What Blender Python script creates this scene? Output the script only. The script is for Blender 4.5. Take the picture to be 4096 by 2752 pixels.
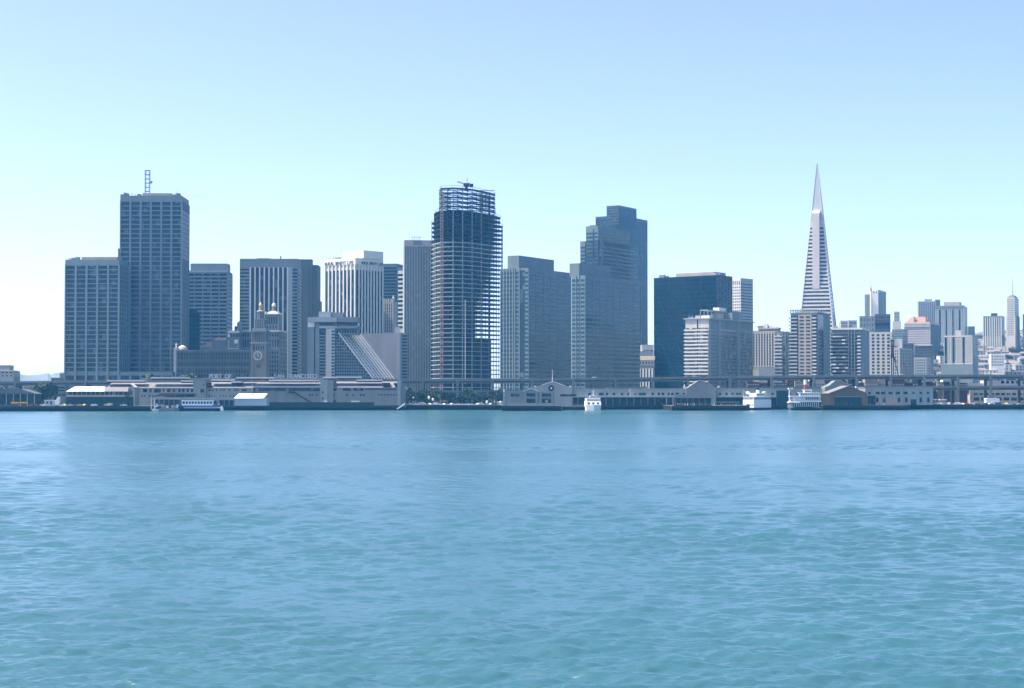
import bpy, math, random
import numpy as np
from mathutils import Vector, Matrix
R = math.radians
random.seed(7)
for o in list(bpy.data.objects): bpy.data.objects.remove(o)
sc = bpy.context.scene
COL = sc.collection
# ------------------------------------------------------------------ camera
F = 7100.0; CX = 2048.0; CY = 1376.0; HOR = 1571.0; CAMZ = 12.5
PITCH = math.atan((HOR - CY) / F)
cd = bpy.data.cameras.new('camera'); cam = bpy.data.objects.new('camera', cd); COL.objects.link(cam)
cd.sensor_width = 36; cd.lens = 36 * F / 4096; cd.clip_start = 1; cd.clip_end = 40000
cam.location = (0, 0, CAMZ); cam.rotation_euler = (R(90) + PITCH, 0, 0)
sc.camera = cam
# ------------------------------------------------------------------ sky, sun, exposure
SUN_AZ_LEFT = 91.0      # degrees to the left of the view direction (+Y)
SUN_EL = 60.0
w = bpy.data.worlds.new('World'); sc.world = w; w.use_nodes = True
nt = w.node_tree; bg = nt.nodes['Background']
sky = nt.nodes.new('ShaderNodeTexSky'); sky.sky_type = 'NISHITA'; sky.sun_disc = False
sky.sun_elevation = R(SUN_EL); sky.sun_rotation = R(-SUN_AZ_LEFT)
sky.altitude = 0; sky.air_density = 0.25; sky.dust_density = 1.6; sky.ozone_density = 3.0
nt.links.new(sky.outputs[0], bg.inputs[0]); bg.inputs[1].default_value = 0.15
sl = bpy.data.lights.new('sun', 'SUN'); sl.energy = 2.0; sl.angle = R(0.5); sl.color = (1.0, 0.94, 0.86)
so = bpy.data.objects.new('sun', sl); COL.objects.link(so)
sd = Vector((-math.sin(R(SUN_AZ_LEFT)) * math.cos(R(SUN_EL)), math.cos(R(SUN_AZ_LEFT)) * math.cos(R(SUN_EL)), math.sin(R(SUN_EL))))
so.rotation_euler = sd.to_track_quat('Z', 'Y').to_euler(); so.location = (-600, 0, 600)
sc.view_settings.view_transform = 'Standard'; sc.view_settings.look = 'None'
sc.view_settings.exposure = 1.9; sc.view_settings.gamma = 1.0; sc.view_settings.use_curve_mapping = False
sc.render.engine = 'CYCLES'
sc.cycles.max_bounces = 6; sc.cycles.volume_bounces = 1
# ------------------------------------------------------------------ helpers
cp, sp_ = math.cos(PITCH), math.sin(PITCH)
def at(px, D, py=HOR):
    v = CY - py; dx = px - CX
    wy = F * cp - v * sp_; wz = F * sp_ + v * cp
    return (D * dx / wy, D, CAMZ + D * wz / wy)
def zz(py, D, px=CX): return at(px, D, py)[2]
def xx(px, D, py=1330): return at(px, D, py)[0]

MATS = {}
ONES = 'first second third fourth fifth sixth seventh eighth ninth'.split()
ORD = ONES + 'tenth eleventh twelfth thirteenth fourteenth fifteenth sixteenth seventeenth eighteenth nineteenth'.split()
for _t, _o in (('twenty', 'twentieth'), ('thirty', 'thirtieth'), ('forty', 'fortieth'), ('fifty', 'fiftieth')): ORD += [_o] + [_t + '-' + q for q in ONES]
def rank_labels(objs, fmt):
    """objs: (object, look) pairs; writes fmt with the look and the rank counted from the left of the view"""
    for i, (o, look) in enumerate(sorted(objs, key=lambda p: p[0].location.x / p[0].location.y)): o['label'] = fmt.format(look=look, n=ORD[i])
def mat(name, col, rough=0.8, var=0.12, scale=0.15, metal=0.0, spec=0.3, streak=False, emis=None):
    if name in MATS: return MATS[name]
    m = bpy.data.materials.new(name); m.use_nodes = True; n = m.node_tree.nodes; l = m.node_tree.links
    b = n['Principled BSDF']; b.inputs['Roughness'].default_value = rough; b.inputs['Metallic'].default_value = metal
    b.inputs['Specular IOR Level'].default_value = spec
    tc = n.new('ShaderNodeTexCoord'); mp = n.new('ShaderNodeMapping'); l.new(tc.outputs['Object'], mp.inputs[0])
    mp.inputs['Scale'].default_value = (scale, scale, scale * (0.15 if streak else 1))
    ns = n.new('ShaderNodeTexNoise'); ns.inputs['Scale'].default_value = 1.0; ns.inputs['Detail'].default_value = 5
    l.new(mp.outputs[0], ns.inputs['Vector'])
    cr = n.new('ShaderNodeValToRGB'); e = cr.color_ramp.elements
    e[0].position = 0.3; e[1].position = 0.7
    e[0].color = (*[max(0, c * (1 - var)) for c in col], 1); e[1].color = (*[min(1, c * (1 + var)) for c in col], 1)
    l.new(ns.outputs['Fac'], cr.inputs[0]); l.new(cr.outputs[0], b.inputs['Base Color'])
    MATS[name] = m; return m

def glass(name, dark, light, cell=(3.0, 3.0, 3.8), frac=0.8, rough=0.12, spec=0.3):
    """window glass: each pane has its own tone (blinds, dark rooms)"""
    if name in MATS: return MATS[name]
    m = bpy.data.materials.new(name); m.use_nodes = True; n = m.node_tree.nodes; l = m.node_tree.links
    b = n['Principled BSDF']; b.inputs['Roughness'].default_value = rough; b.inputs['Specular IOR Level'].default_value = spec
    tc = n.new('ShaderNodeTexCoord'); sn = n.new('ShaderNodeVectorMath'); sn.operation = 'SNAP'
    ad = n.new('ShaderNodeVectorMath'); ad.operation = 'ADD'; ad.inputs[1].default_value = (0.37, 0.41, 0.0)
    l.new(tc.outputs['Object'], ad.inputs[0]); l.new(ad.outputs[0], sn.inputs[0]); sn.inputs[1].default_value = cell
    wn = n.new('ShaderNodeTexWhiteNoise'); l.new(sn.outputs[0], wn.inputs['Vector'])
    cr = n.new('ShaderNodeValToRGB'); e = cr.color_ramp.elements
    e[0].position = 0.0; e[0].color = (*dark, 1); e[1].position = 1.0; e[1].color = (*light, 1)
    k = cr.color_ramp.elements.new(frac); k.color = (*[a * 1.5 + 0.002 for a in dark], 1)
    l.new(wn.outputs['Value'], cr.inputs[0]); l.new(cr.outputs[0], b.inputs['Base Color'])
    MATS[name] = m; return m

class MB:
    def __init__(s): s.v = []; s.f = []
    def poly(s, pts):
        i = len(s.v); s.v += [tuple(p) for p in pts]; s.f.append(tuple(range(i, i + len(pts)))); return s
    def box(s, x0, x1, y0, y1, z0, z1):
        i = len(s.v)
        s.v += [(x0, y0, z0), (x1, y0, z0), (x1, y1, z0), (x0, y1, z0), (x0, y0, z1), (x1, y0, z1), (x1, y1, z1), (x0, y1, z1)]
        s.f += [(i, i+3, i+2, i+1), (i+4, i+5, i+6, i+7), (i, i+1, i+5, i+4), (i+1, i+2, i+6, i+5), (i+2, i+3, i+7, i+6), (i+3, i, i+4, i+7)]
        return s
    def prism(s, pts, z0, z1, top=None):
        n = len(pts); i = len(s.v); t = top or pts
        s.v += [(p[0], p[1], z0) for p in pts] + [(p[0], p[1], z1) for p in t]
        s.f.append(tuple(i + n - 1 - k for k in range(n))); s.f.append(tuple(i + n + k for k in range(n)))
        for k in range(n): j = (k + 1) % n; s.f.append((i + k, i + j, i + n + j, i + n + k))
        return s
    def cyl(s, x, y, z0, z1, r0, r1=None, n=12, axis='z'):
        r1 = r0 if r1 is None else r1; i = len(s.v)
        for (z, r) in ((z0, r0), (z1, r1)):
            for k in range(n):
                a = 2 * math.pi * k / n; c, d = r * math.cos(a), r * math.sin(a)
                s.v.append((x + c, y + d, z) if axis == 'z' else ((z, x + c, y + d) if axis == 'x' else (x + c, z, y + d)))
        s.f.append(tuple(i + n - 1 - k for k in range(n))); s.f.append(tuple(i + n + k for k in range(n)))
        for k in range(n): j = (k + 1) % n; s.f.append((i + k, i + j, i + n + j, i + n + k))
        return s
    def lathe(s, x, y, prof, n=16):
        i = len(s.v); m = len(prof)
        for (r, z) in prof:
            for k in range(n):
                a = 2 * math.pi * k / n; s.v.append((x + r * math.cos(a), y + r * math.sin(a), z))
        for q in range(m - 1):
            for k in range(n):
                j = (k + 1) % n; s.f.append((i + q*n + k, i + q*n + j, i + (q+1)*n + j, i + (q+1)*n + k))
        s.f.append(tuple(i + (m-1)*n + k for k in range(n))); s.f.append(tuple(i + n - 1 - k for k in range(n)))
        return s
    def bar(s, a, b, r=0.2, n=4):
        a = Vector(a); b = Vector(b); d = (b - a).normalized(); u = d.orthogonal().normalized(); w_ = d.cross(u); i = len(s.v)
        for p in (a, b):
            for k in range(n):
                t = 2 * math.pi * (k + .5) / n; s.v.append(tuple(p + u * r * math.cos(t) + w_ * r * math.sin(t)))
        s.f.append(tuple(i + n - 1 - k for k in range(n))); s.f.append(tuple(i + n + k for k in range(n)))
        for k in range(n): j = (k + 1) % n; s.f.append((i + k, i + j, i + n + j, i + n + k))
        return s
    def build(s, name, m, parent=None, smooth=False):
        me = bpy.data.meshes.new(name); me.from_pydata(s.v, [], s.f); me.update()
        if m: me.materials.append(m)
        if smooth: me.polygons.foreach_set('use_smooth', [True] * len(me.polygons))
        o = bpy.data.objects.new(name, me); COL.objects.link(o)
        if parent: o.parent = parent
        return o

def tag(o, label=None, cat=None, group=None, kind=None):
    if label: o['label'] = label
    if cat: o['category'] = cat
    if group: o['group'] = group
    if kind: o['kind'] = kind
    return o
def thing(name, label, cat, loc=(0, 0, 0), rz=0, group=None):
    o = bpy.data.objects.new(name, None); COL.objects.link(o); o.empty_display_size = 1
    o.location = loc; o.rotation_euler = (0, 0, rz); return tag(o, label, cat, group)
def copy_tree(o, parent=None):
    c = o.copy(); COL.objects.link(c); c.parent = parent
    for ch in KIDS.get(o.name, None) or [k for k in bpy.data.objects if k.parent == o]: copy_tree(ch, c)
    return c
KIDS = {}
def remember(o):
    ks = [k for k in bpy.data.objects if k.parent == o]; KIDS[o.name] = ks
    for k in ks: remember(k)
def inst(mesh_obj, name, parent, loc):
    o = bpy.data.objects.new(name, mesh_obj); COL.objects.link(o); o.parent = parent; o.location = loc; return o

TW = []
class Tower:
    """a rectangular block seen at its near corner. Local frame: the left face runs along -x, the right face along +y."""
    def __init__(s, name, label, x0, xc, x2, ytop, D, th, cat='office building', base=2.5, group=None, pm=1330):
        s.D = D; s.th = R(th)
        X = xx(xc, D, pm); u0 = xx(x0, 1, pm); u2 = xx(x2, 1, pm); c, si = math.cos(s.th), math.sin(s.th)
        if math.tan(s.th) < u2 + .03:
            if x2 - xc > 11: s.th = math.atan(u2 + .14); c, si = math.cos(s.th), math.sin(s.th); s.wr = (u2 * D - X) / (si - u2 * c)
            else: s.wr = 16.0
        else: s.wr = (u2 * D - X) / (si - u2 * c)
        s.wl = (X - u0 * D) / (c + u0 * si)
        s.top = zz(ytop, D); s.base = base; s.X = X; s.u = lambda px: xx(px, 1, pm)
        s.root = thing(name, label, cat, (X, D, 0), -s.th, group)
        TW.append(s)
    def z(s, py): return zz(py, s.D)
    def aL(s, px):       # distance along the left face at pixel column px
        u = s.u(px); return (s.X - u * s.D) / (math.cos(s.th) + u * math.sin(s.th))
    def aR(s, px):
        u = s.u(px); return (u * s.D - s.X) / (math.sin(s.th) - u * math.cos(s.th))
    def sb(s, mb, side, a0, a1, z0, z1, p0, p1):
        if side == 'L': mb.box(-a1, -a0, -p1, -p0, z0, z1)
        else: mb.box(p0, p1, a0, a1, z0, z1)
        return mb
    def part(s, name, m, side, a0, a1, z0, z1, p0, p1):
        return s.sb(MB(), side, a0, a1, z0, z1, p0, p1).build(name, m, s.root)
    def body(s, m, z1=None, name='wall', z0=None):
        return MB().box(-s.wl, 0, 0, s.wr, s.base if z0 is None else z0, s.top if z1 is None else z1).build(name, m, s.root)
    def rings(s, m, z0, z1, n, frac, name='window_band', p=0.12, start=0.5):
        h = (z1 - z0) / n
        for k in range(n):
            a = z0 + k * h + h * (1 - frac) * start
            MB().box(-s.wl - p, p, -p, s.wr + p, a, a + h * frac).build(name, m, s.root)
    def bands(s, m, side, a0, a1, z0, z1, n, frac, name='window_band', p=0.12):
        h = (z1 - z0) / n
        for k in range(n):
            a = z0 + k * h + h * (1 - frac) * .5
            s.part(name, m, side, a0, a1, a, a + h * frac, -0.05, p)
    def piers(s, m, side, a0, a1, n, z0, z1, w_, p=0.5, name='pier', ends=True):
        for k in range(n + 1):
            if not ends and k in (0, n): continue
            c = a0 + (a1 - a0) * k / n
            c0, c1 = c - w_ / 2, c + w_ / 2
            if k == 0 and side == 'L' : c0, c1 = a0 - p, a0 + w_ / 2
            s.part(name, m, side, max(c0, -p), min(c1, (s.wl if side == 'L' else s.wr) + 0.2), z0, z1, -0.05, p)
    def strips(s, m, side, a0, a1, n, z0, z1, frac, p=0.12, name='window_strip'):
        h = (a1 - a0) / n
        for k in range(n):
            c = a0 + h * (k + .5); s.part(name, m, side, c - h * frac / 2, c + h * frac / 2, z0, z1, -0.05, p)
    def wins(s, m, specs, name='window', cap=100, p=0.1):
        """specs: (side, a0, a1, nx, z0, z1, nz, fx, fz). The first `cap` panes are parts of their own, the rest one part"""
        cnt = getattr(s, 'wc', 0); rest = MB()
        for (side, a0, a1, nx, z0, z1, nz, fx, fz) in specs:
            da = (a1 - a0) / nx; dz = (z1 - z0) / nz; mesh = None
            for j in range(nz - 1, -1, -1):
                for i in range(nx):
                    ca = a0 + da * (i + .5); cz = z0 + dz * (j + .5)
                    if cnt < cap:
                        if mesh is None:
                            mb = MB(); s.sb(mb, side, -da * fx / 2, da * fx / 2, -dz * fz / 2, dz * fz / 2, -0.05, p)
                            mesh = mb.build(name, m, s.root); mesh.location = (-ca, 0, cz) if side == 'L' else (0, ca, cz)
                        else: inst(mesh.data, name, s.root, (-ca, 0, cz) if side == 'L' else (0, ca, cz))
                        cnt += 1
                    else: s.sb(rest, side, ca - da * fx / 2, ca + da * fx / 2, cz - dz * fz / 2, cz + dz * fz / 2, -0.05, p)
        s.wc = cnt
        if rest.v: tag(rest.build(name, m, s.root), kind='stuff')
    def penthouse(s, m, x0, x1, y1, setb=0.2, name='penthouse', z0=None, dep=0.6):
        a0, a1 = s.aL(x1), s.aL(x0)
        return MB().box(-a1, -a0, s.wr * setb, s.wr * (setb + dep), (s.top if z0 is None else z0) - 0.1, zz(y1, s.D + s.wr * setb)).build(name, m, s.root)
# ------------------------------------------------------------------ materials
CON = mat('concrete_grey', (0.195, 0.235, 0.24), streak=True)
CONL = mat('concrete_light', (0.34, 0.365, 0.36), streak=True, var=.08)
CONB = mat('precast_beige', (0.35, 0.315, 0.265), streak=True)
GRAN = mat('granite_brownish', (0.10, 0.12, 0.13), streak=True)
WHITE = mat('white_paint', (0.70, 0.69, 0.66), var=.05)
OFFW = mat('off_white_stone', (0.52, 0.50, 0.46), var=.08, streak=True)
PINK = mat('pink_render', (0.42, 0.38, 0.37), streak=True)
BRICK = mat('dark_brick', (0.13, 0.085, 0.065), var=.25)
STONEB = mat('weathered_brown_stone', (0.095, 0.10, 0.09), var=.22, streak=True)
STONEG = mat('weathered_grey_stone', (0.17, 0.185, 0.18), var=.2, streak=True)
STONEC = mat('sooty_grey_stone', (0.15, 0.15, 0.135), var=.2, streak=True)
TERRA = mat('terracotta_tiles', (0.33, 0.19, 0.145), var=.2, scale=.6)
DARKM = mat('dark_metal', (0.03, 0.032, 0.035), rough=.5)
GREYM = mat('grey_metal', (0.19, 0.22, 0.235), rough=.5)
STEEL = mat('bare_steelwork', (0.028, 0.035, 0.042), rough=.6, var=.3)
GOLD = mat('gold_leaf', (0.52, 0.36, 0.12), rough=.35, metal=.6)
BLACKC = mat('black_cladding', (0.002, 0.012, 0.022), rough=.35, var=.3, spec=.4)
GLB = glass('dark_window_glass', (0.002, 0.016, 0.03), (0.10, 0.14, 0.16), (2.6, 2.6, 3.7), frac=.86)
GLM = glass('mid_window_glass', (0.012, 0.03, 0.042), (0.16, 0.17, 0.17), (2.0, 2.0, 3.6), frac=.8)
GLT = glass('teal_band_glass', (0.006, 0.04, 0.062), (0.03, 0.07, 0.09), (3.0, 3.0, 3.6), frac=.8)
TCON = mat('blue_grey_precast', (0.155, 0.195, 0.205), streak=True)
GLA = glass('apartment_window_glass', (0.03, 0.03, 0.03), (0.55, 0.54, 0.50), (2.4, 2.4, 2.9), frac=.72)
GLBLK = glass('black_tower_glass', (0.002, 0.016, 0.03), (0.006, 0.026, 0.04), (2.0, 2.0, 3.8), frac=.85, rough=.2)

def office_grid(t, wallm, piern, piernR, ztop, zbot, n, pw, pp=0.7, frac=.76, pierm=None, winm=None):
    t.rings(winm or GLB, zbot, ztop, n, frac, p=0.1)
    t.piers(pierm or wallm, 'L', 0, t.wl, piern, t.base, ztop + .6, pw, pp)
    t.piers(pierm or wallm, 'R', 0, t.wr, piernR, t.base, ztop + .6, pw * .8, pp)

# --- the two gridded towers on the left
t = Tower('office_tower', 'shorter of the two matching grey gridded towers at far left, five window bays wide', 259, 475, 512, 1038, 1440, 3.7)
t.body(CON); office_grid(t, CON, 5, 5, t.z(1060), t.z(1487), 23, 1.7)
t.penthouse(CONB, 316, 457, 1027); zb = t.z(1510)
for k in range(5):
    a = t.wl * k / 5; t.part('ground_floor_window', GLB, 'L', a + 1, a + t.wl / 5 - 1, t.z(1522), t.z(1502), -.05, .15)
STEUART = t
t = Tower('office_tower', 'tallest gridded tower at left with a lattice mast on its roof', 478, 725, 753, 783, 1476, -1.4)
t.body(CON); office_grid(t, CON, 6, 4, t.z(806), t.z(1487), 37, 1.6)
t.penthouse(CONB, 560, 676, 773)
for k in range(11):
    a = t.z(1035) + (t.z(838) - t.z(1035)) * k / 11
    t.part('sky_reflection_louvre', CONL, 'R', 2, t.wr - 1, a + .5, a + 3.4, -.05, .5)  # louvres made pale to paint the sky's reflection on this face
MB().box(-t.wl - 2.9, -t.wl - .1, 6, 30, 2.5, t.z(992)).build('side_wing_and_shade', CON, t.root)
SP = t
m = thing('lattice_mast', 'square steel lattice mast with a dish, standing on the tallest gridded tower', 'mast', at(590, 1492, 773))
m.location.z = SP.top + 2; H = zz(682, 1492) - m.location.z
for (i, j) in ((-1, -1), (1, -1), (1, 1), (-1, 1)):
    MB().box(i*1.75-.22, i*1.75+.22, j*1.75-.22, j*1.75+.22, 0, H).build('mast_leg', GREYM, m)
for k in range(1, 7):
    z = H * k / 6 - .3; mb = MB(); mb.box(-1.9, 1.9, -1.95, -1.55, z, z+.4).box(-1.9, 1.9, 1.55, 1.95, z, z+.4).box(-1.95, -1.55, -1.6, 1.6, z, z+.4).box(1.55, 1.95, -1.6, 1.6, z, z+.4)
    mb.build('mast_brace', GREYM, m)
MB().cyl(3.0, 11.2 if H > 15 else H*.6, -1.2, -.2, 1.0, 1.3, axis='y').build('dish_antenna', CONL, m)
t = Tower('office_annex', 'low gridded annex between the two gridded towers, just above the elevated road', 480, 690, 700, 1487, 1438, 0)
t.body(CON, name='wall'); t.part('window_band', GLB, 'L', .5, t.wl - .5, t.z(1518), t.z(1502), -.05, .1); t.part('window_band', GLB, 'L', .5, t.wl - .5, t.z(1533), t.z(1524), -.05, .1)
for k in range(6):
    a = t.wl * k / 5; t.part('pier', CON, 'L', a - .8, a + .8, 2.5, t.z(1500), -.05, .7)

# --- banded tower and the dark block shaped as the shadow on it
t = Tower('office_tower', 'grey tower with close horizontal window bands right of the tallest gridded tower', 745, 908, 928, 1084, 1620, -1)
t.body(CON); t.rings(GLB, t.z(1400), t.z(1091), 20, .5, p=.1); t.piers(CON, 'L', 0, t.wl, 4.5 and 5, t.base, t.top - 1, .9, .4); t.piers(CON, 'R', 0, t.wr, 5, t.base, t.top - 1, .8, .4)
t.penthouse(CON, 757, 905, 1054, .15); t.part('cornice', CONL, 'L', 0, t.wl, t.top - 1.2, t.top + .3, -.05, .5)
t = Tower('shadow_block', 'dark blue block standing for the shadow cast on the banded grey tower', 735, 797, 800, 1252, 1570, -1)
t.body(BLACKC); t.rings(GLBLK, t.z(1420), t.z(1256), 9, .8, p=.1)  # dark walls and glass carry the gridded tower's cast shadow
MB().box(-t.wl, -t.wl + 11, 1, 12, t.top - .1, t.z(1236)).build('penthouse', BLACKC, t.root)  # raised top of the shadow block, no real penthouse

# --- white-finned tower with banded wings
t = Tower('office_tower', 'broad tower with tall white fins between banded wings behind the clock tower', 958, 1192, 1204, 1035, 1600, -1.2)
t.body(CON)
t.bands(GLB, 'L', t.aL(995), t.wl - .4, t.z(1500), t.z(1072), 31, .5)
t.bands(GLB, 'L', .6, t.aL(1169), t.z(1500), t.z(1072), 31, .5)
t.part('dark_glass_field', GLB, 'L', t.aL(1148), t.aL(1000), t.z(1500), t.z(1071), -.05, .12)
for k in range(9):
    a = t.aL(1001 + (1150 - 1001) * k / 8); t.part('fin', WHITE, 'L', a - .55, a + .55, 2.5, t.z(1069), -.05, 1.3)
t.part('pilaster', CONL, 'L', t.aL(1169), t.aL(1152), 2.5, t.z(1069), -.05, .9)
t.part('sign_panel', GREYM, 'L', t.aL(1130), t.aL(1043), t.z(1067), t.z(1042), -.05, .2)
t.bands(CONL, 'R', .5, t.wr * .7, t.z(1500), t.z(1072), 31, .45, name='balcony_slab', p=1.0)
MB().box(-t.aL(1075), -t.aL(1020), 10, 20, t.top - .1, t.top + 1.2).build('penthouse', CON, t.root)
MB().bar((-t.aL(1116), 12, t.top), (-t.aL(1116), 12, t.top + 3.5), .5).build('roof_vent', DARKM, t.root)
t = Tower('office_tower', 'brownish stepped tower with tiny windows, half hidden behind the white-finned tower', 1165, 1247, 1251, 1037, 1700, -1)
t.body(GRAN)
MB().box(.05, 5.2, 6, 34, 2.5, t.z(1058)).build('setback', GRAN, t.root); MB().box(5.2, 7.0, 8, 30, 2.5, t.z(1201)).build('setback', GRAN, t.root)
t.wins(GLB, [('L', t.aL(1246), t.aL(1232), 3, t.z(1290), t.z(1078), 20, .45, .5)])

# --- glass curtain: narrow old lit-edge brown block
t = Tower('stone_office_block', 'long dark brown stone block behind the harbour terminal with rows of small windows', 706, 1003, 1006, 1400, 1450, 0)
t.body(STONEB); t.part('cornice', STONEG, 'L', -.3, t.wl + .4, t.top - 1.2, t.top, -.05, .8); t.part('string_course', STONEG, 'L', 0, t.wl, t.z(1472), t.z(1469), -.05, .4)
MB().box(-t.wl - 2.6, -t.wl, 1.5, 22, 2.5, t.z(1391)).build('end_wall', OFFW, t.root)  # off-white colour paints the sunlit return of the brown block
t.wins(GLB, [('L', 1, t.wl - 1, 25, t.z(1438), t.z(1411), 2, .5, .62), ('L', 1, t.wl - 1, 25, t.z(1464), t.z(1448), 1, .6, .75), ('L', 1, t.wl - 1, 25, t.z(1512), t.z(1476), 2, .5, .6)])
MB().lathe(-t.aL(722), 9, [(4, t.top), (4, t.top + 1), (3.4, t.top + 2.6), (1.6, t.top + 3.8), (.2, t.top + 4.3)]).build('roof_dome', OFFW, t.root)
o = MB().lathe(-0, 0, [(.7, 0), (.5, 1.6), (.75, 2.6), (.3, 3.3), (.45, 3.9), (.1, 4.4)], n=8).build('statue', WHITE)
o.location = at(704, 1456); o.location.z = t.z(1391); tag(o, 'small white roof statue at the left end of the brown stone block', 'statue')
# pitched terracotta roofs on the cluster behind
t = Tower('stone_office_block', 'stepped grey block with salmon tiled roofs and a rooftop room above the brown stone block', 800, 960, 968, 1388, 1490, 0)
t.body(STONEG)
def P2(px, py, d): a = at(px, t.D + d, py); return (a[0] - t.X, d, a[2])
mb = MB(); mb.poly([P2(797, 1390, 0), P2(846, 1389, 0), P2(848, 1369, 6), P2(832, 1371, 6)]).poly([P2(797, 1390, 14), P2(832, 1371, 6), P2(848, 1369, 6), P2(846, 1389, 14)]).poly([P2(797, 1390, 0), P2(832, 1371, 6), P2(797, 1390, 14)])
mb.build('hip_roof', TERRA, t.root)
MB().box(-t.aL(846), -t.aL(905), 2, 14, t.top - .1, t.z(1361)).build('upper_storey', STONEG, t.root)
mb = MB(); mb.poly([P2(852, 1361, 1.5), P2(906, 1361, 1.5), P2(906, 1350, 8), P2(866, 1350, 8)]).poly([P2(852, 1361, 15), P2(866, 1350, 8), P2(906, 1350, 8), P2(906, 1361, 15)]).poly([P2(852, 1361, 1.5), P2(866, 1350, 8), P2(852, 1361, 15)]).poly([P2(906, 1361, 1.5), P2(906, 1361, 15), P2(906, 1350, 8)])
mb.build('hip_roof', TERRA, t.root)
MB().box(-t.aL(907), -t.aL(958), 1, 12, t.top - .1, t.z(1330)).build('rooftop_room', STONEG, t.root)
for k in range(5):
    MB().box(-t.aL(911 + k * 10), -t.aL(918 + k * 10), .85, 1.1, t.z(1348), t.z(1336)).build('window', WHITE if k == 0 else GLB, t.root)
mb = MB(); mb.poly([P2(905, 1331, .5), P2(960, 1331, .5), P2(955, 1322, 6), P2(915, 1322, 6)]).poly([P2(905, 1331, 12), P2(915, 1322, 6), P2(955, 1322, 6), P2(960, 1331, 12)]); mb.build('hip_roof', PINK, t.root)
MB().box(-t.aL(934), -t.aL(943), 5, 7, t.z(1324), t.z(1304)).build('chimney', DARKM, t.root)
for (a, b) in ((913, 916), (951, 954)): MB().box(-t.aL(a), -t.aL(b), -.4, -.1, t.z(1393), t.z(1358)).build('roof_frame_post', OFFW, t.root)
MB().box(-t.aL(913), -t.aL(954), -.45, -.1, t.z(1396), t.z(1393)).build('roof_frame_rail', OFFW, t.root)
MB().cyl(-t.aL(945), t.z(1367), -1.2, -.3, 1.6, 1.9, axis='y').build('dish_antenna', WHITE, t.root)
w_ = thing('water_tank', 'grey blue water tank with conical cap, left of the clock tower', 'water tank', at(958, 1500, 1320)); 
MB().lathe(0, 0, [(2.2, 0), (2.2, 6), (.4, 7.6)], n=14).build('tank', GREYM, w_); MB().cyl(0, 0, -5, 0, 1.6).build('stand', GREYM, w_)

# --- big ornate block and its cupola tower right of the clock tower
t = Tower('ornate_office_block', 'weathered stone office block right of the clock tower, paired windows and an arched top storey', 958, 1116, 1149, 1322, 1500, 8)
t.body(STONEG); t.part('cornice', OFFW, 'L', -.6, t.wl + .4, t.top - 1, t.top + .2, -.05, .9); t.part('cornice', OFFW, 'R', 0, t.wr, t.top - 1, t.top + .2, -.05, .9)
t.part('string_course', STONEG, 'L', 0, t.wl, t.z(1399), t.z(1396), -.05, .5)
for k in range(9):
    a = t.wl * k / 8; t.part('pilaster', STONEG, 'L', a - .5, a + .5, 2.5, t.z(1396), -.05, .45)
t.wins(GLB, [('L', 0, t.wl, 16, t.z(1392), t.z(1354), 1, .42, .8), ('L', 0, t.wl, 16, t.z(1508), t.z(1402), 6, .4, .58), ('L', 0, t.wl, 16, t.z(1350), t.z(1330), 1, .5, .6), ('R', 0, t.wr, 10, t.z(1508), t.z(1340), 10, .4, .5)])
B2 = t
c0 = at(1088, 1516, 1320)
c = thing('cupola_tower', 'grey stone roof tower with a hipped roof and white ball, right of the clock tower', 'tower', c0, R(-8)); z0 = c0[2]
h = lambda py: zz(py, 1516) - z0
MB().box(-5.9, 5.9, 0, 11, -2, h(1258)).build('wall', STONEG, c)
for k in range(5): MB().box(-5 + k*2.1, -3.9 + k*2.1, -.15, .1, h(1296), h(1268)).build('window', GLB, c)
for k in range(4): MB().box(-4.6 + k*2.6, -3.6 + k*2.6, -.15, .1, h(1314), h(1303)).build('window', GLB, c)
MB().box(-6.5, 6.5, -.6, 11.6, h(1258), h(1255)).build('cornice', OFFW, c)
MB().prism([(-6.2, -.3), (6.2, -.3), (6.2, 11.3), (-6.2, 11.3)], h(1255), h(1243), [(-1.8, 3.5), (1.8, 3.5), (1.8, 7.5), (-1.8, 7.5)]).build('roof', PINK, c)
MB().lathe(0, 5.5, [(1.9, h(1243)), (1.6, h(1226))], n=10).build('lantern', STONEG, c)
MB().lathe(0, 5.5, [(1.6, h(1226)), (1.9, h(1221)), (1.5, h(1215)), (.2, h(1210))], n=12).build('ball_finial', WHITE, c)
for s_ in (-1, 1): MB().lathe(s_ * 5.6, .3, [(.6, h(1258)), (.8, h(1250)), (.1, h(1245))], n=8).build('urn', OFFW, c)

# --- the clock tower
D = 1350; bx = at(1034, D); z0 = 3.0
c = thing('clock_tower', 'grey stone clock tower with columned tiers and a gold dome above the harbour terminal', 'clock tower', (bx[0], D, z0), R(-6))
h = lambda py: zz(py, D) - z0
MB().box(-5.9, 5.9, 0, 11.8, 0, h(1374)).build('shaft', STONEC, c)
for s_ in (-1, 1): MB().box(s_ * 5.2 - .8, s_ * 5.2 + .8, -.35, 0, 0, h(1376)).build('corner_pilaster', STONEC, c)
MB().box(-6.6, 6.6, -.8, 12.6, h(1374), h(1369)).build('cornice', CON, c)
MB().box(-4.7, 4.7, 1.2, 10.6, h(1369), h(1329)).build('belfry', STONEC, c)
for k in range(7): MB().cyl(-5.1 + k * 1.7, .3, h(1369), h(1329), .42, n=8).build('column', STONEC, c)
for k in range(6): MB().cyl(5.3, 2 + k * 1.7, h(1369), h(1329), .42, n=8).build('column', STONEC, c)
MB().box(-6.1, 6.1, -.4, 12.2, h(1329), h(1323)).build('entablature', STONEC, c)
MB().box(-5.2, 5.2, .6, 11.2, h(1323), h(1312)).build('tier_base', CON, c)
MB().box(-3.6, 3.6, 2.3, 9.5, h(1312), h(1278)).build('tier', STONEC, c)
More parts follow.
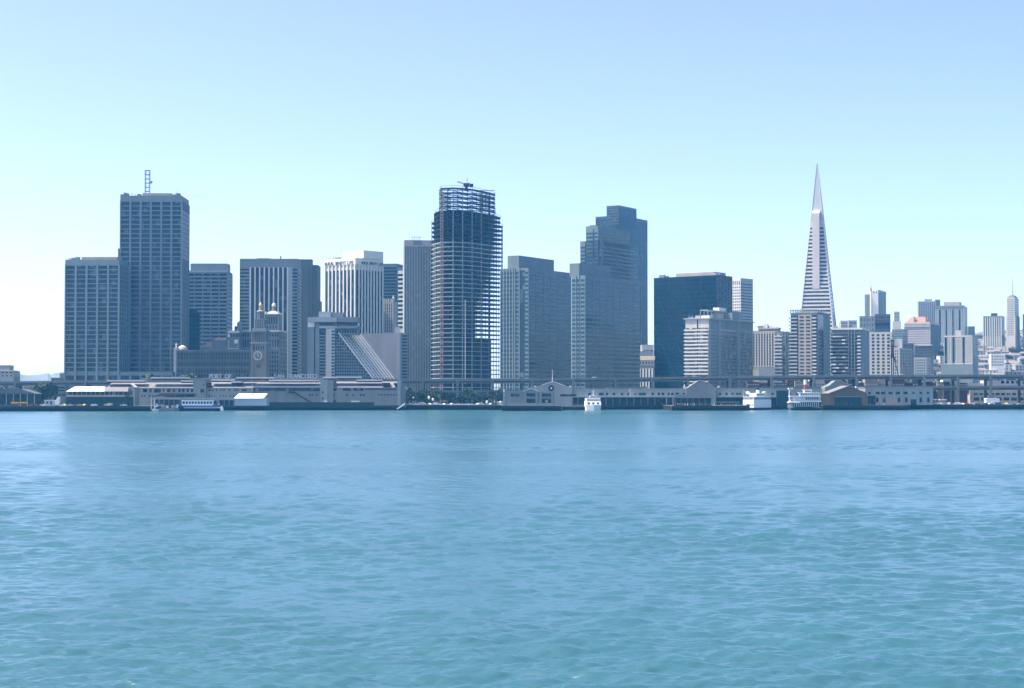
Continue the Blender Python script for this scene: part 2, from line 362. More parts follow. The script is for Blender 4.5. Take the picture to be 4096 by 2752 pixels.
for k in range(5): MB().cyl(-3.4 + k * 1.7, 1.9, h(1308), h(1280), .33, n=8).build('column', CON, c)
MB().box(-3.9, 3.9, 1.9, 9.9, h(1278), h(1274)).build('ledge', CON, c)
MB().lathe(0, 5.9, [(2.5, h(1274)), (2.3, h(1247))], n=12).build('tier', STONEC, c)
for k in range(8):
    a = k * math.pi / 4; MB().cyl(2.7 * math.cos(a), 5.9 + 2.7 * math.sin(a), h(1273), h(1248), .26, n=6).build('column', CON, c)
MB().lathe(0, 5.9, [(3.1, h(1247)), (3.1, h(1243)), (1.5, h(1240)), (1.4, h(1227))], n=12).build('lantern', CONB, c)
MB().lathe(0, 5.9, [(1.5, h(1227)), (1.6, h(1222)), (1.25, h(1215)), (.5, h(1211)), (.1, h(1206))], n=14, ).build('dome', GOLD, c, smooth=True)
MB().cyl(0, 5.9, h(1208), h(1148), .12, .06, n=6).build('flagpole', GREYM, c)
zc = h(1423)
cf = MB().cyl(-.5, zc, -.45, -.2, 2.9, n=32, axis='y').build('clock_face', STONEB, c)
mb = MB()
for k in range(32):
    a, b = 2*math.pi*k/32, 2*math.pi*(k+1)/32; q = [(r*math.cos(t_), r*math.sin(t_)) for r, t_ in ((2.75, a), (3.5, a), (3.5, b), (2.75, b))]
    mb.poly([(-.5+x, -.62, zc+y) for x, y in q])
    mb.poly([(-.5+q[1][0], -.62, zc+q[1][1]), (-.5+q[1][0], -.1, zc+q[1][1]), (-.5+q[2][0], -.1, zc+q[2][1]), (-.5+q[2][0], -.62, zc+q[2][1])])
mb.build('ring', CONL, cf)
for k in range(12):
    a = k*math.pi/6; MB().bar((-.5+2.1*math.cos(a), -.55, zc+2.1*math.sin(a)), (-.5+2.65*math.cos(a), -.55, zc+2.65*math.sin(a)), .12).build('hour_mark', WHITE, cf)
MB().bar((-.5, -.6, zc-.4), (-.5, -.6, zc+2.0), .15).build('clock_hand', WHITE, cf)
MB().bar((-.5, -.6, zc), (.6, -.6, zc-.9), .17).build('clock_hand', WHITE, cf)
for k in range(3): MB().box(-1.2+k*1.2-.3, -1.2+k*1.2+.3, -.15, .1, h(1470), h(1458)).build('window', GLB, c)
for k in range(5): MB().box(-3.6+k*1.8-.35, -3.6+k*1.8+.35, -.15, .1, h(1400), h(1384)).build('window', GLB, c)

# --- terraced hotel
D = 1500
g = thing('terraced_hotel', 'concrete hotel whose far side slopes down in terraces, lit blank end wall', 'hotel', (0, 0, 0))
def HP(px, py, d): return at(px, D + d, py)
def hbox(name, m, x0, x1, y0, y1, d0, d1, par=None):
    a = at(x0, D + d0, 1400)[0]; b = at(x1, D + d0, 1400)[0]
    return MB().box(a, b, D + d0, D + d1, zz(y1, D + d0) if y1 else 2.5, zz(y0, D + d0)).build(name, m, par or g)
hbox('stair_pylon', CON, 1230, 1256, 1288, None, 0, 22); hbox('slot_window', GLB, 1256.3, 1261, 1308, None, 1.5, 20); hbox('stair_pylon', CON, 1261.2, 1277, 1288, None, 0, 24)
hbox('roof_slab', CONL, 1230, 1347, 1268, 1288, -2, 26); hbox('sunlit_patch', WHITE, 1231, 1257.5, 1288.5, 1308, -.6, 1)  # white square paints the sunlight on the pylon top
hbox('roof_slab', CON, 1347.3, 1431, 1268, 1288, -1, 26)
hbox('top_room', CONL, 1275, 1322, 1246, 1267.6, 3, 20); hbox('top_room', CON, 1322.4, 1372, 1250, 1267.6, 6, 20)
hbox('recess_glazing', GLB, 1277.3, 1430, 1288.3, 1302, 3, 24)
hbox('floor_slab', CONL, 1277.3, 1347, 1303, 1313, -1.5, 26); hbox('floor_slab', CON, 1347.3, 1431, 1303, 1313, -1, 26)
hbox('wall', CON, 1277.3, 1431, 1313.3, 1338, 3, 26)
hbox('wall', CON, 1277.3, 1303, 1338, None, .5, 26)
for k in range(15): hbox('window', GLB, 1279, 1301, 1320 + k*12.5, 1327 + k*12.5, .3, 1)
hbox('wall', OFFW, 1303.3, 1338, 1313.3, None, -1, 26)  # off-white colour holds the sunlit panel of the facade
for k in range(15): hbox('window', GLB, 1326, 1337, 1322 + k*12.6, 1329 + k*12.6, -1.2, 0)
for k in range(8): hbox('top_window', GLB, 1346+k*10.5, 1353+k*10.5, 1317, 1332, 2.8, 3.5)
# glazed end wall beneath the slope
A0, A1 = (1350, 1338), (1486, 1520); B0, B1 = (1440, 1336), (1572, 1520); dn, df = 2.0, 46.0
mb = MB(); mb.poly([HP(1338.3, 1338, dn), HP(1338.3, 1560, dn), HP(1516, 1560, dn), HP(*A0, dn)]); mb.build('end_glazing', GLB, g)
for k in range(15):
    y = 1344 + k * 12.2; xr = A0[0] + (y - A0[1]) * (A1[0]-A0[0])/(A1[1]-A0[1])
    hbox('floor_slab', GREYM, 1338.6, xr - .5, y, y + 3.2, 1.6, 2.2)
for k in range(15):
    x = 1347 + k * 9.6; yt = 1338 + max(0, (x - A0[0])) * (A1[1]-A0[1])/(A1[0]-A0[0]) + 2
    hbox('mullion', GREYM, x, x + 1.8, yt, 1545, 1.5, 2.3)
OFF2 = WHITE  # parapets and fins whitened to carry the sun on the slope
# terraces: one stepped bay row per storey, running back along the slope
ns = 15
def SH(mb):
    mb.v = [(x + (y - D - dn) * .34, y, z) for (x, y, z) in mb.v]; return mb
for k in range(ns):
    f0, f1 = k / ns, (k + 1) / ns
    ya, yb = A0[1] + (A1[1]-A0[1])*f0, A0[1] + (A1[1]-A0[1])*f1
    xa1 = A0[0] + (A1[0]-A0[0])*f1
    za, zb = zz(ya, D + dn), zz(yb, D + dn); Xn = at(xa1, D + dn, 1430)[0]; Xb = at(A0[0] + (A1[0]-A0[0])*f0, D + dn, 1430)[0]
    bay = (df - dn) / 6
    SH(MB().box(Xb, Xn, D + dn + .1, D + df, 2.5 if k == 0 else zb - .5, zb + .5)).build('terrace_parapet', OFF2, g)
    SH(MB().box(Xb - 3, Xn - 1.5, D + dn + .3, D + df, zb + .9, za - .1)).build('terrace_glazing', GLB, g)
    for q in range(7):
        yq = D + dn + .2 + q * (bay * .985); SH(MB().poly([(Xb - 1.5, yq, za), (Xn, yq, zb), (Xn, yq + 1.1, zb), (Xb - 1.5, yq + 1.1, za)]).poly([(Xb-1.5, yq, za), (Xb-1.5, yq, zb), (Xn, yq, zb)]).poly([(Xb-1.5, yq+1.1, za), (Xn, yq+1.1, zb), (Xb-1.5, yq+1.1, zb)])).build('fin_wall', OFF2, g)
XA, ZA = at(A0[0], D + dn, A0[1])[0], zz(A0[1], D + dn); XB, ZB = at(A1[0], D + dn, A1[1])[0], zz(A1[1], D + dn)
for q in range(8):
    yq = D + dn + .5 + q * (df - dn - 1) / 7; SH(MB().bar((XA + .5, yq, ZA + 1.6), (XB + 1.2, yq, ZB + 1.2), .85)).build('sloping_fin', WHITE, g)
# the lit blank wall stands behind the terraces
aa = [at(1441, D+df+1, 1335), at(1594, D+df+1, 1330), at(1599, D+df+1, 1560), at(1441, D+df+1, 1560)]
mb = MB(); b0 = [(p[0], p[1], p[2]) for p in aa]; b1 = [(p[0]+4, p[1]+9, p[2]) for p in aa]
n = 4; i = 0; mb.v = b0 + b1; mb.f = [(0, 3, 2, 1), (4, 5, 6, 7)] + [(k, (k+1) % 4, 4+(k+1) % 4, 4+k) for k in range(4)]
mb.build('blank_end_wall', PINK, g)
hbox('stair_pylon', CONL, 1594, 1602, 1330, None, df-1, df+12); hbox('pier', CON, 1602.3, 1608, 1333, None, df-.5, df+12); hbox('wall', CON, 1608.3, 1630, 1334, None, df+1, df+14)
for k in range(14): hbox('window', GLB, 1609, 1628, 1340+k*12.8, 1347+k*12.8, df+.8, df+2)
hbox('rooftop_room', OFFW, 1578, 1599, 1309, 1330, df+2, df+10)

# --- white striped corner tower with lettering
t = Tower('office_tower', 'white ribbed tower with lettering along its top and a pale box on its roof', 1300, 1421, 1530, 1031, 1650, 40)
t.body(OFFW)
LETTER_TOWER = t
t.strips(GLB, 'L', .4, t.wl - .2, 8, t.z(1500), t.z(1078), .62, p=.1); t.strips(GLB, 'R', .4, t.wr - .2, 9, t.z(1500), t.z(1078), .62, p=.1)
for k in range(9):
    a = .3 + (t.wl - .6) * k / 8; t.part('fin', WHITE, 'L', a - .65, a + .65, 2.5, t.z(1058), -.05, .9)
for k in range(1, 10):
    a = .3 + (t.wr - .6) * k / 9; t.part('fin', WHITE, 'R', a - .65, a + .65, 2.5, t.z(1058), -.05, .9)
t.part('fascia', WHITE, 'L', -.95, t.wl, t.z(1057), t.top, -.05, .95); t.part('fascia', WHITE, 'R', 0, t.wr, t.z(1057), t.top, -.05, .95)
MB().box(-t.aL(1352), -t.aL(1408) + 8, 7, t.wr - 3, t.top - .1, t.z(1000)).build('penthouse', WHITE, t.root)
# dark tower and old tower in the gap behind
t = Tower('office_tower', 'plain dark blue tower behind the lettered white tower', 1500, 1588, 1640, 1054, 1790, 12)
t.body(GRAN); t.rings(GLBLK, t.z(1400), t.z(1066), 26, .6, p=.08)
t = Tower('old_stone_tower', 'slim old stone tower with ribbed gothic top, right of the lettered white tower', 1520, 1572, 1588, 1206, 1700, 15)
t.body(PINK)
for k in range(7): a = t.wl * k / 6; t.part('rib', OFFW, 'L', max(a - .5, -.4), a + .5, t.z(1400), t.top + (2 if k % 2 else 3), -.05, .8)
t.wins(GLB, [('L', .6, t.wl - .6, 6, t.z(1330), t.z(1214), 9, .45, .6)])
for k in range(4): a = t.wl * (k + .5) / 4; t.part('pinnacle', OFFW, 'L', a - .5, a + .5, t.top, t.top + 2.5, -1, .2)
o = MB().lathe(0, 0, [(1.2, 0), (.8, 2), (1.1, 3.4), (.4, 4.4), (.6, 5), (.1, 5.6)], n=8).build('statue', WHITE); o.location = at(1573, 1703); o.location.z = zz(1204, 1703); tag(o, 'white statue on the roof edge of the slim old stone tower', 'statue')
t = Tower('office_tower', 'narrow strip of a tower with bright white floor slabs, beside the pinstriped tower', 1592, 1613, 1622, 1082, 1650, 30)
t.body(OFFW); t.rings(GLB, t.z(1315), t.z(1088), 13, .5, p=.1, start=.2)
# pinstriped tower
t = Tower('pinstriped_tower', 'tall pinstriped grey tower with a pale top band, directly left of the tower under construction', 1611, 1616, 1812, 961, 1620, 81, cat='office tower')
t.body(CONL)
n = 30; t.part('dark_glass_field', GLB, 'R', .4, t.wr - .4, 3, t.z(985), -.05, .1)
for k in range(n + 1):
    a = .2 + (t.wr - .9) * k / n; t.part('rib', CONL, 'R', a, a + .75, 2.6, t.z(984), -.05, .5)
t.part('top_band', PINK, 'R', 0, t.wr, t.z(985), t.top + .2, -.05, .65); t.part('roof_recess', GREYM, 'R', t.aR(1653), t.aR(1687), t.z(980), t.z(962), -.05, .8)
mb = MB(); 
for k in range(4): q = t.aR(1650 + k * 10); mb.box(-8, -7.6, q, q + .4, t.top, t.top + 4).box(-8, -7.6, q, q + 2.2, t.top + 3.6, t.top + 4)
mb.build('window_washing_rig', GREYM, t.root)

def roof_clutter(t, x0, x1, seed, z=None, hmax=3.0):
    """plant, vents and a rail standing on a roof"""
    r = random.Random(seed); z = t.top if z is None else z; a0, a1 = t.aL(x1), t.aL(x0); a0 = max(a0, .5); a1 = min(a1, t.wl - .5)
    for k in range(4):
        a = r.uniform(a0, a1 - 2); w_ = r.uniform(1.5, 4); d = r.uniform(1.5, min(8, t.wr * .4)); MB().box(-a - w_, -a, d, d + 3, z - .1, z + r.uniform(1, hmax)).build('roof_plant', r.choice([CON, CONL, GREYM]), t.root)
    for k in range(3):
        a = r.uniform(a0, a1); MB().cyl(-a, r.uniform(1.5, 6), z - .1, z + r.uniform(1.5, hmax + 3), .22, .12, n=6).build('roof_vent', GREYM, t.root)
    mb = MB(); mb.box(-a1, -a0, .35, .45, z + 1.0, z + 1.12); q = a0
    while q < a1: mb.box(-q - .05, -q + .05, .35, .45, z, z + 1.05); q += 2.2
    mb.build('roof_rail', GREYM, t.root)
roof_clutter(STEUART, 262, 310, 1); roof_clutter(SP, 482, 556, 2); roof_clutter(SP, 680, 722, 3); roof_clutter(LETTER_TOWER, 1303, 1345, 4, hmax=2)
# --- tower under construction: bare floors on a faceted plan
D = 1540
plan = [(1727, 34), (1745, 16), (1765, 3), (1812, 0), (1850, 3), (1888, 11), (1925, 24), (1958, 38), (1985, 52), (2010, 64), (2006, 78), (1955, 84), (1800, 76), (1737, 56)]
cx0 = at(1868, D)[0]
g = thing('unfinished_tower', 'unfinished tower of bare steel floors open to the sky, crane on top', 'building under construction', (cx0, D, 0))
def ppoly(lo, hi, grow=0.0):
    out = []
    for (px, d) in plan:
        p = min(max(px, lo), hi); out.append((at(p, D + d, 1300)[0] - cx0, d))
    c = Vector((0, 36)); return [tuple(Vector(q) + (Vector(q) - c).normalized() * grow) for q in out]
SLAB = mat('fresh_concrete_slab', (0.42, 0.44, 0.43), var=.1); 
ztop = zz(750, D); zlow = zz(1512, D); NF = 42; fh = (ztop - zlow) / NF
for k in range(-5, NF + 1):
    z = zlow + k * fh; f = NF - k
    lo, hi = (1759, 1979) if f < 4.6 else ((1737, 2001) if f < 7 else (1727, 2010))
    clad = f > 11
    m_ = SLAB if clad else STEEL
    if f < 4.6:
        pp = ppoly(lo, hi, .4); mb = MB(); q_ = len(pp)
        def strip(ia, ib, dep):
            for i in range(ia, ib):
                a_, b_ = pp[i], pp[i + 1]; mb.prism([a_, b_, (b_[0], b_[1] + dep), (a_[0], a_[1] + dep)] if dep > 0 else [(a_[0], a_[1] + dep), (b_[0], b_[1] + dep), b_, a_][::-1], z - .7, z)
        strip(0, 9, 9.0); strip(10, q_ - 1, -3.0)
        for i in range(0, q_ // 2, 1): mb.bar((*pp[i], z - .3), (*pp[q_ - 1 - i], z - .3), .3)
        for i in (20, 44): mb.bar((pp[0][0], i, z - .3), (pp[9][0], i, z - .3), .3)
        mb.build('floor_frame', STEEL, g)
    else: MB().prism(ppoly(lo, hi, .5), z - .5, z).build('floor_slab', m_, g)
    if f < 12 and f != 0:
        pass
for i, (px, d) in enumerate(plan):
    top = ztop if 1759 <= px <= 1979 else (zlow + (NF - 5) * fh if 1737 <= px <= 2001 else zlow + (NF - 7) * fh)
    x = at(px, D + d, 1300)[0] - cx0
    wd = .45 if 1765 < px < 1960 else .3; mb = MB().box(x - wd, x + wd, d - .3 + (.9 if d < 40 else -.9), d + .6 + (.9 if d < 40 else -.9), 2.5, top); mb.build('column', CONL if 1765 < px < 1960 and d < 30 else STEEL, g)
for (px, d) in ((1762, 12), (1789, 1.5), (1831, 1.2), (1869, 8), (1906, 18), (1942, 32), (1975, 48), (1762, 60), (1792, 12), (1792, 40), (1830, 66), (1880, 68), (1920, 72), (1960, 60), (1930, 50), (1975, 70), (1995, 62)):
    x = at(px, D + d, 1300)[0] - cx0; MB().box(x - .22, x + .22, d + .5, d + 1.0, 2.5, ztop if px > 1759 and px < 1979 else zlow + (NF-5)*fh).build('column', STEEL, g)
# black boxes stand for the shade deep inside the open floors
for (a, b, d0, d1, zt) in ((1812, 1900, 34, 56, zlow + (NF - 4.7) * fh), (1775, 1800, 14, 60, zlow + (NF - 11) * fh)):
    MB().box(at(a, D + d0)[0] - cx0, at(b, D + d0)[0] - cx0, d0, d1, 2.5, zt).build('shade_core', BLACKC, g)
MB().prism([(x_ * .93, 36 + (y_ - 36) * .8) for x_, y_ in ppoly(1745, 1972)], 2.5, zlow + 9 * fh).build('shade_core', BLACKC, g)
for k in range(NF - 12):      # edge beams already clad on the facing side
    z = zlow + k * fh
    for (a, b) in ((1793, 1811), (1870, 1884)):
        pass
x = at(1767, D, 1300)[0] - cx0
HOI = mat('rusty_hoist_tower', (0.42, 0.26, 0.22), var=.2)
mb = MB()
for (i, j) in ((-1, -1), (1, -1), (-1, 1), (1, 1)): mb.box(x + i - .25, x + i + .25, -2.5 + j - .25, -2.5 + j + .25, 2.5, ztop - 2)
k = 2.5
while k < ztop - 4: mb.box(x - 1.2, x + 1.2, -3.6, -3.3, k, k + 1.0); k += 2.6
mb.build('hoist_tower', HOI, g)
x = at(1861, D, 1300)[0] - cx0
MB().box(x - .35, x + .35, -1.0, -.5, 20, zz(1198, D)).build('rubbish_chute', WHITE, g)
for (a, b, f) in ((1762, 1979, 0), (1738, 1758, 5), (1728, 1740, 7), (1980, 2000, 5), (1996, 2010, 7)):     # safety rails at the top decks
    z = zlow + (NF - f) * fh; mb = MB(); pp = [q for q in ppoly(a, b, .5)]
    for i in range(len(pp)): p, q = pp[i], pp[(i+1) % len(pp)]; mb.bar((*p, z + 1.6), (*q, z + 1.6), .12); mb.bar((*p, z), (*p, z + 1.7), .12)
    mb.build('guard_rail', STEEL, g)
g2 = g
CR = mat('pink_white_crane_paint', (0.75, 0.45, 0.40), var=.2)
c = at(1866, D + 20, 745); z = ztop
g = thing('tower_crane', 'pale crane with a raised lattice boom on top of the unfinished tower', 'crane', (c[0], D + 20, z))
MB().box(-2.6, 2.6, -2, 2, 3, 6).box(-1.2, 1.2, -1.2, 1.2, 0, 3).build('cab', DARKM, g)
def lattice(p, q, r, m_, name, par, rods=.12):
    p = Vector(p); q = Vector(q); d = (q - p).normalized(); u = d.orthogonal().normalized(); v = d.cross(u); L = (q - p).length; n = max(2, int(L / (r * 2.6))); mb = MB()
    cs = [u * r, v * r, -u * r, -v * r]
    for c_ in cs: mb.bar(p + c_, q + c_ * .6, rods)
    for k in range(n):
        for i in range(4): mb.bar(p + d * L * k / n + cs[i], p + d * L * (k + 1) / n + cs[(i + 1) % 4] * .95, rods * .7)
    return mb.build(name, m_, par)
lattice((0, 0, 5), ((1828 - 1866) * .217, -3, zz(716, D) - z), .9, CR, 'boom', g, .2)
lattice((0, 1, 5), (0.5, 1, zz(698, D) - z), .8, WHITE, 'mast', g, .2)
MB().box(2.8, 6.0, -1.5, 1.5, 2.6, 5.5).build('counterweight', DARKM, g); MB().bar((1, 0, 4), (3.5, 0, 7), .3).build('strut', GREYM, g)

# --- three stepped slab towers
t = Tower('slab_tower', 'wide banded slab tower right of the unfinished tower with a long plain penthouse', 2002, 2114, 2286, 1071, 1500, 30)
t.body(TCON)
zt_, zb_ = t.z(1082), t.z(1600); n = 30
t.bands(GLT, 'R', 1.5, t.wr - .3, zb_, zt_, n, .5); t.bands(GLT, 'L', t.aL(2079), t.wl - .3, zb_, zt_, n, .62)
t.bands(GLT, 'L', .5, t.aL(2100), zb_, zt_, n, .5)
t.part('recess_shade', GLB, 'L', t.aL(2099), t.aL(2080), 2.5, t.top - 2, -.05, .16)  # flat dark strip painted for the shade of a recess
for px in (2003, 2016, 2028, 2040, 2052, 2060, 2078): t.part('pier', TCON, 'L', t.aL(px + 2.2), t.aL(px - 1.6), 2.5, t.top, -.05, .6)
for a in range(1, 6): t.part('facade_joint', TCON, 'R', t.wr * a / 6 - .25, t.wr * a / 6 + .25, 2.5, t.top - 1, -.05, .25)
a0, a1 = t.aL(2058), t.aL(2029)
pp = [(-a1, 3), (-a0, 3), (-a0, 3 + 0), ]
MB().box(-a1 - 2, -a0 + 2, 4, t.wr * .86, t.top - .1, zz(1021, 1508)).build('penthouse', TCON, t.root)
t = Tower('slab_tower', 'tall stepped slab tower, second highest of the right centre group, with banded windows', 2344, 2392, 2522, 903, 1750, 30)
t.body(TCON, z1=t.top)
n = 42
def shoulder(tw, x0, x2, y, off, m_):
    aL = tw.aL(x0); aR = tw.aR(x2); zt = tw.z(y)
    MB().box(-aL, off, off, aR, 2.5, zt).build('setback', m_, tw.root); return aL, aR, zt
aL, aR, zt = shoulder(t, 2321, 2546, 962, -.0, TCON)
t.wl0 = t.wl
t.bands(GLT, 'R', t.aR(2410), aR - .3, t.z(1500), t.z(976), 34, .5); t.bands(GLT, 'R', .8, t.wr - .3, t.z(960), t.z(930), 2, .5)
t.bands(GLT, 'L', t.aL(2372), t.aL(2346), t.z(1500), t.z(925), 37, .5); t.bands(GLT, 'L', .5, t.aL(2378), t.z(1500), t.z(925), 37, .5); t.bands(GLT, 'L', t.aL(2340), t.aL(2323), t.z(1500), t.z(980), 34, .5)
t.part('recess_shade', GLB, 'L', t.aL(2378), t.aL(2372), 2.5, t.top - 3, -.05, .2); t.part('recess_shade', GLB, 'L', t.aL(2345), t.aL(2341), 2.5, t.z(966), -.05, .2)  # recesses drawn as dark strips, their shade put into the colour
t.part('recess_shade', GLB, 'R', t.aR(2398), t.aR(2412), 2.5, t.z(950), -.05, .2)
MB().box(-t.aL(2366), -t.aL(2350), 5, 20, t.top - .1, t.top + 1.5).build('penthouse', TCON, t.root)
t = Tower('slab_tower', 'lower front slab tower with two bright banded corner strips, before the taller stepped ones', 2287, 2341, 2560, 1101, 1420, 33)
t.body(TCON); zt_, zb_ = t.z(1112), t.z(1600); n = 28
t.bands(GLT, 'R', 1.2, t.wr - .3, zb_, zt_, n, .52); t.bands(GLT, 'L', .6, t.aL(2324), zb_, zt_, n, .55); t.bands(GLT, 'L', t.aL(2316), t.wl - .3, zb_, zt_, n, .62)
t.part('recess_shade', GLB, 'L', t.aL(2321), t.aL(2318), 2.5, t.top, -.05, .2); t.part('corner_pier', CON, 'L', t.aL(2306), t.aL(2303.5), 2.5, t.top, -.05, .5)  # the dark strip paints a shaded recess
a0, a1 = t.aL(2302), t.aL(2266)
MB().box(-t.aL(2304) - 9, -t.aL(2304), 5, t.wr * .62, t.top - .1, zz(1053, 1430)).build('penthouse', TCON, t.root)
for a in range(1, 8): t.part('facade_joint', TCON, 'R', t.wr * a / 8 - .25, t.wr * a / 8 + .25, 2.5, t.top - 1, -.05, .25)
# dark bay-windowed tower at the back
BRG = mat('dark_polished_granite', (0.055, 0.075, 0.095), rough=.4, var=.1)
t = Tower('granite_tower', 'tallest dark bluish tower of the centre group, ribbed granite with stepped shoulders', 2427, 2477, 2547, 821, 2270, 30, cat='office tower')
t.body(BRG)
aL, aR, zt = shoulder(t, 2383, 2591, 862, 0, BRG)
MB().box(-aL, 0, 8, aR, zt - 1, t.z(860)).build('setback', BRG, t.root)
for k in range(26): a = aR * (k + .5) / 26; t.part('window_strip', GLB, 'R', a - .55, a + .55, 12, (zt if a > t.wr else t.top) - 3, -.05, .25)
for k in range(14): a = aL * (k + .5) / 14; t.part('window_strip', GLB, 'L', a - .7, a + .7, 12, (zt if a > t.wl else t.top) - 3, -.05, .25)
t.bands(GRAN, 'L', .5, t.wl - .5, t.z(900), t.z(830), 6, .3, name='spandrel', p=.4)
# pale bank hall with yellow cornice
t = Tower('bank_hall', 'small columned stone building with a sunlit yellow cornice in the gap beside the black tower', 2530, 2615, 2617, 1425, 1560, 12, cat='bank building')
t.body(OFFW); YL = mat('pale_yellow_stone', (0.78, 0.66, 0.42), var=.05)
t.part('cornice', YL, 'L', -1, t.wl, t.z(1440), t.top + .3, -.05, 1.2); t.part('frieze', GREYM, 'L', 0, t.wl, t.z(1475), t.z(1461), -.05, .2)
t.wins(GLB, [('L', 0, t.wl, 7, t.z(1459), t.z(1444), 1, .4, .55)])
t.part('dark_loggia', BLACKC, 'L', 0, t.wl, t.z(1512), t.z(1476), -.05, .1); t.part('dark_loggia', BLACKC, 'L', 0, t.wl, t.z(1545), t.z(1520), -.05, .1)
for k in range(7):
    a = t.wl * (k + .5) / 7; t.part('column', WHITE, 'L', a - .75, a + .75, 2.5, t.z(1474), .1, 1.1)
b = thing('flat_roofed_block', 'pale flat roofed block showing just above the bank hall', 'building', at(2600, 1700)); b.location.z = 0
MB().box(-8, 3.5, 0, 14, 2.5, zz(1379, 1700)).build('wall', OFFW, b); MB().box(-10, 3, -8, -.1, 2.5, zz(1405, 1692)).build('lower_wall', CONL, b); MB().box(-7, -1, -6, -2, zz(1405, 1692), zz(1398, 1692)).build('plant_room', CON, b); MB().box(0, 2.6, -6, -3, zz(1405, 1692), zz(1400, 1692)).build('plant_room', DARKM, b)
# black braced tower
t = Tower('braced_black_tower', 'big black glass tower with faint diagonal bracing and a beige penthouse', 2617, 2868, 2928, 1100, 1668, 38, cat='office tower')
t.body(BLACKC); t.rings(GLBLK, t.z(1560), t.z(1106), 24, .7, p=.1)
BR = mat('bronze_brace', (0.03, 0.06, 0.065), rough=.4)
za, zb = t.z(1600), t.z(1140)
hgt = (zb - za) / 3; bw = t.wl / 4
for k in range(-3, 4):
    for s_ in (1, -1):
        mb = MB()
        a0, z0_ = bw * k * 1.0, zb; a1, z1_ = a0 + s_ * (zb - za) / hgt * bw, za
        # clip to the face
        if a1 == a0: continue
        f0 = max(0, min((0 - a0) / (a1 - a0), (t.wl - a0) / (a1 - a0))); f1 = min(1, max((0 - a0) / (a1 - a0), (t.wl - a0) / (a1 - a0)))
        if s_ == -1: 
            a0 += t.wl; a1 += t.wl; f0 = max(0, min((0 - a0) / (a1 - a0), (t.wl - a0) / (a1 - a0))); f1 = min(1, max((0 - a0) / (a1 - a0), (t.wl - a0) / (a1 - a0)))
        if f1 - f0 < .05: continue
        pa = (-(a0 + (a1 - a0) * f0), -.35, z0_ + (z1_ - z0_) * f0); pb = (-(a0 + (a1 - a0) * f1), -.35, z0_ + (z1_ - z0_) * f1)
        mb.bar(pa, pb, .3 if s_ == -1 else .16).build('brace', BR, t.root)
for k in range(0, 6): a = t.wr * k / 5; t.part('mullion', BR, 'R', max(a - .3, 0), a + .3, 2.5, t.top, -.05, .4)
for k in range(0, 5): a = t.wl * k / 4; t.part('mullion', BR, 'L', a - .2, a + .2, 2.5, t.top, -.05, .3)
MB().box(-t.aL(2695), -t.aL(2848), 4, t.wr - 2, t.top - .1, zz(1087, 1674)).build('penthouse', CONB, t.root)
roof_clutter(t, 2625, 2668, 9); roof_clutter(t, 2850, 2866, 10)
t = Tower('office_tower', 'pale tower with a white windowed side face directly right of the black braced tower', 2905, 2963, 3012, 1112, 1850, 38)
t.body(WHITE)
t.wins(GLB, [('L', .4, t.wl - .3, 7, t.z(1400), t.z(1143), 22, .55, .5), ('L', .4, t.wl - .3, 7, t.z(1140), t.z(1122), 1, .45, .9)], cap=100)
t.part('shaded_side_wall', CONL, 'R', 0, t.wr, 2.5, t.top, -.05, .1); t.bands(GLM, 'R', .3, t.wr - .3, t.z(1400), t.z(1130), 23, .38, p=.2)  # right wall greyed, its shade is in the colour

# --- waterfront apartment towers
def balcony_tower(t, n, zb, zt, left=True, lm=OFFW, rm=CON, dep=1.5, bays=8):
    t.body(lm)
    t.part('shaded_side_wall', rm, 'R', 0, t.wr, t.base, t.top, -.05, .06)
t = Tower('apartment_tower', 'broad apartment slab with white balconies in front of the black braced tower', 2742, 2836, 3011, 1276, 1420, 30, cat='apartment building')
t.body(OFFW); t.part('shaded_side_wall', CON, 'R', 0, t.wr, 2.5, t.top, -.05, .06)  # right face given a darker colour for its shade
zt, zb, n = t.z(1307), t.z(1600), 20
MB().box(-t.wl - 1.2, 1.2, -1.2, t.wr + 1, t.top, t.top + 1).build('roof_slab', CONL, t.root)
t.bands(GLA, 'L', .6, t.aL(2794), zb, zt, n, .5, p=.1); t.bands(GLA, 'L', t.aL(2787), t.wl - .5, zb, zt, n, .5, p=.1)
t.part('dark_slot', GLB, 'L', t.aL(2792.5), t.aL(2788.5), 2.5, t.top, -.05, .3)
fh_ = (zt - zb) / n
for k in range(n): z = zb + k * fh_; t.part('balcony', WHITE, 'L', .3, t.wl + .9, z - .1, z + .25, -.05, 1.4)
for k in range(n): z = zb + k * fh_; t.part('balcony_front', OFFW, 'L', .3, t.wl + .9, z + .25, z + 1.05, 1.2, 1.35)
t.wins(GLA, [('R', 3, 16, 4, zb, zt, n, .45, .55), ('R', 22, t.wr * .62, 9, zb, zt, n, .55, .6), ('R', t.wr * .7, t.wr - 2, 8, zb, zt, n, .55, .6)], cap=100)
for a in (1, 18.5, 20.5, t.wr * .64, t.wr * .67): t.part('pilaster', CONL, 'R', a, a + 1.0, 2.5, t.top, -.05, .7)
for (x0, x1, y, m_) in ((2775, 2795, 1262, PINK), (2799, 2832, 1262, WHITE)):
    MB().box(-t.aL(x0), -t.aL(x1), 3, 9, t.top + 1, zz(y, 1426)).build('roof_hut', m_, t.root)
rf = MB(); q0 = t.aR(2850); q1 = t.aR(2935)
for k in range(6):
    a = 14 + k * 7.5; rf.box(-7.5, -7.1, a, a + .6, t.top + 1, t.top + 7.5).box(-14, -13.6, a, a + .6, t.top + 1, t.top + 7.5)
rf.box(-14, -7, 14, 52, t.top + 7.5, t.top + 8.3); rf.build('roof_pergola', CONL, t.root)
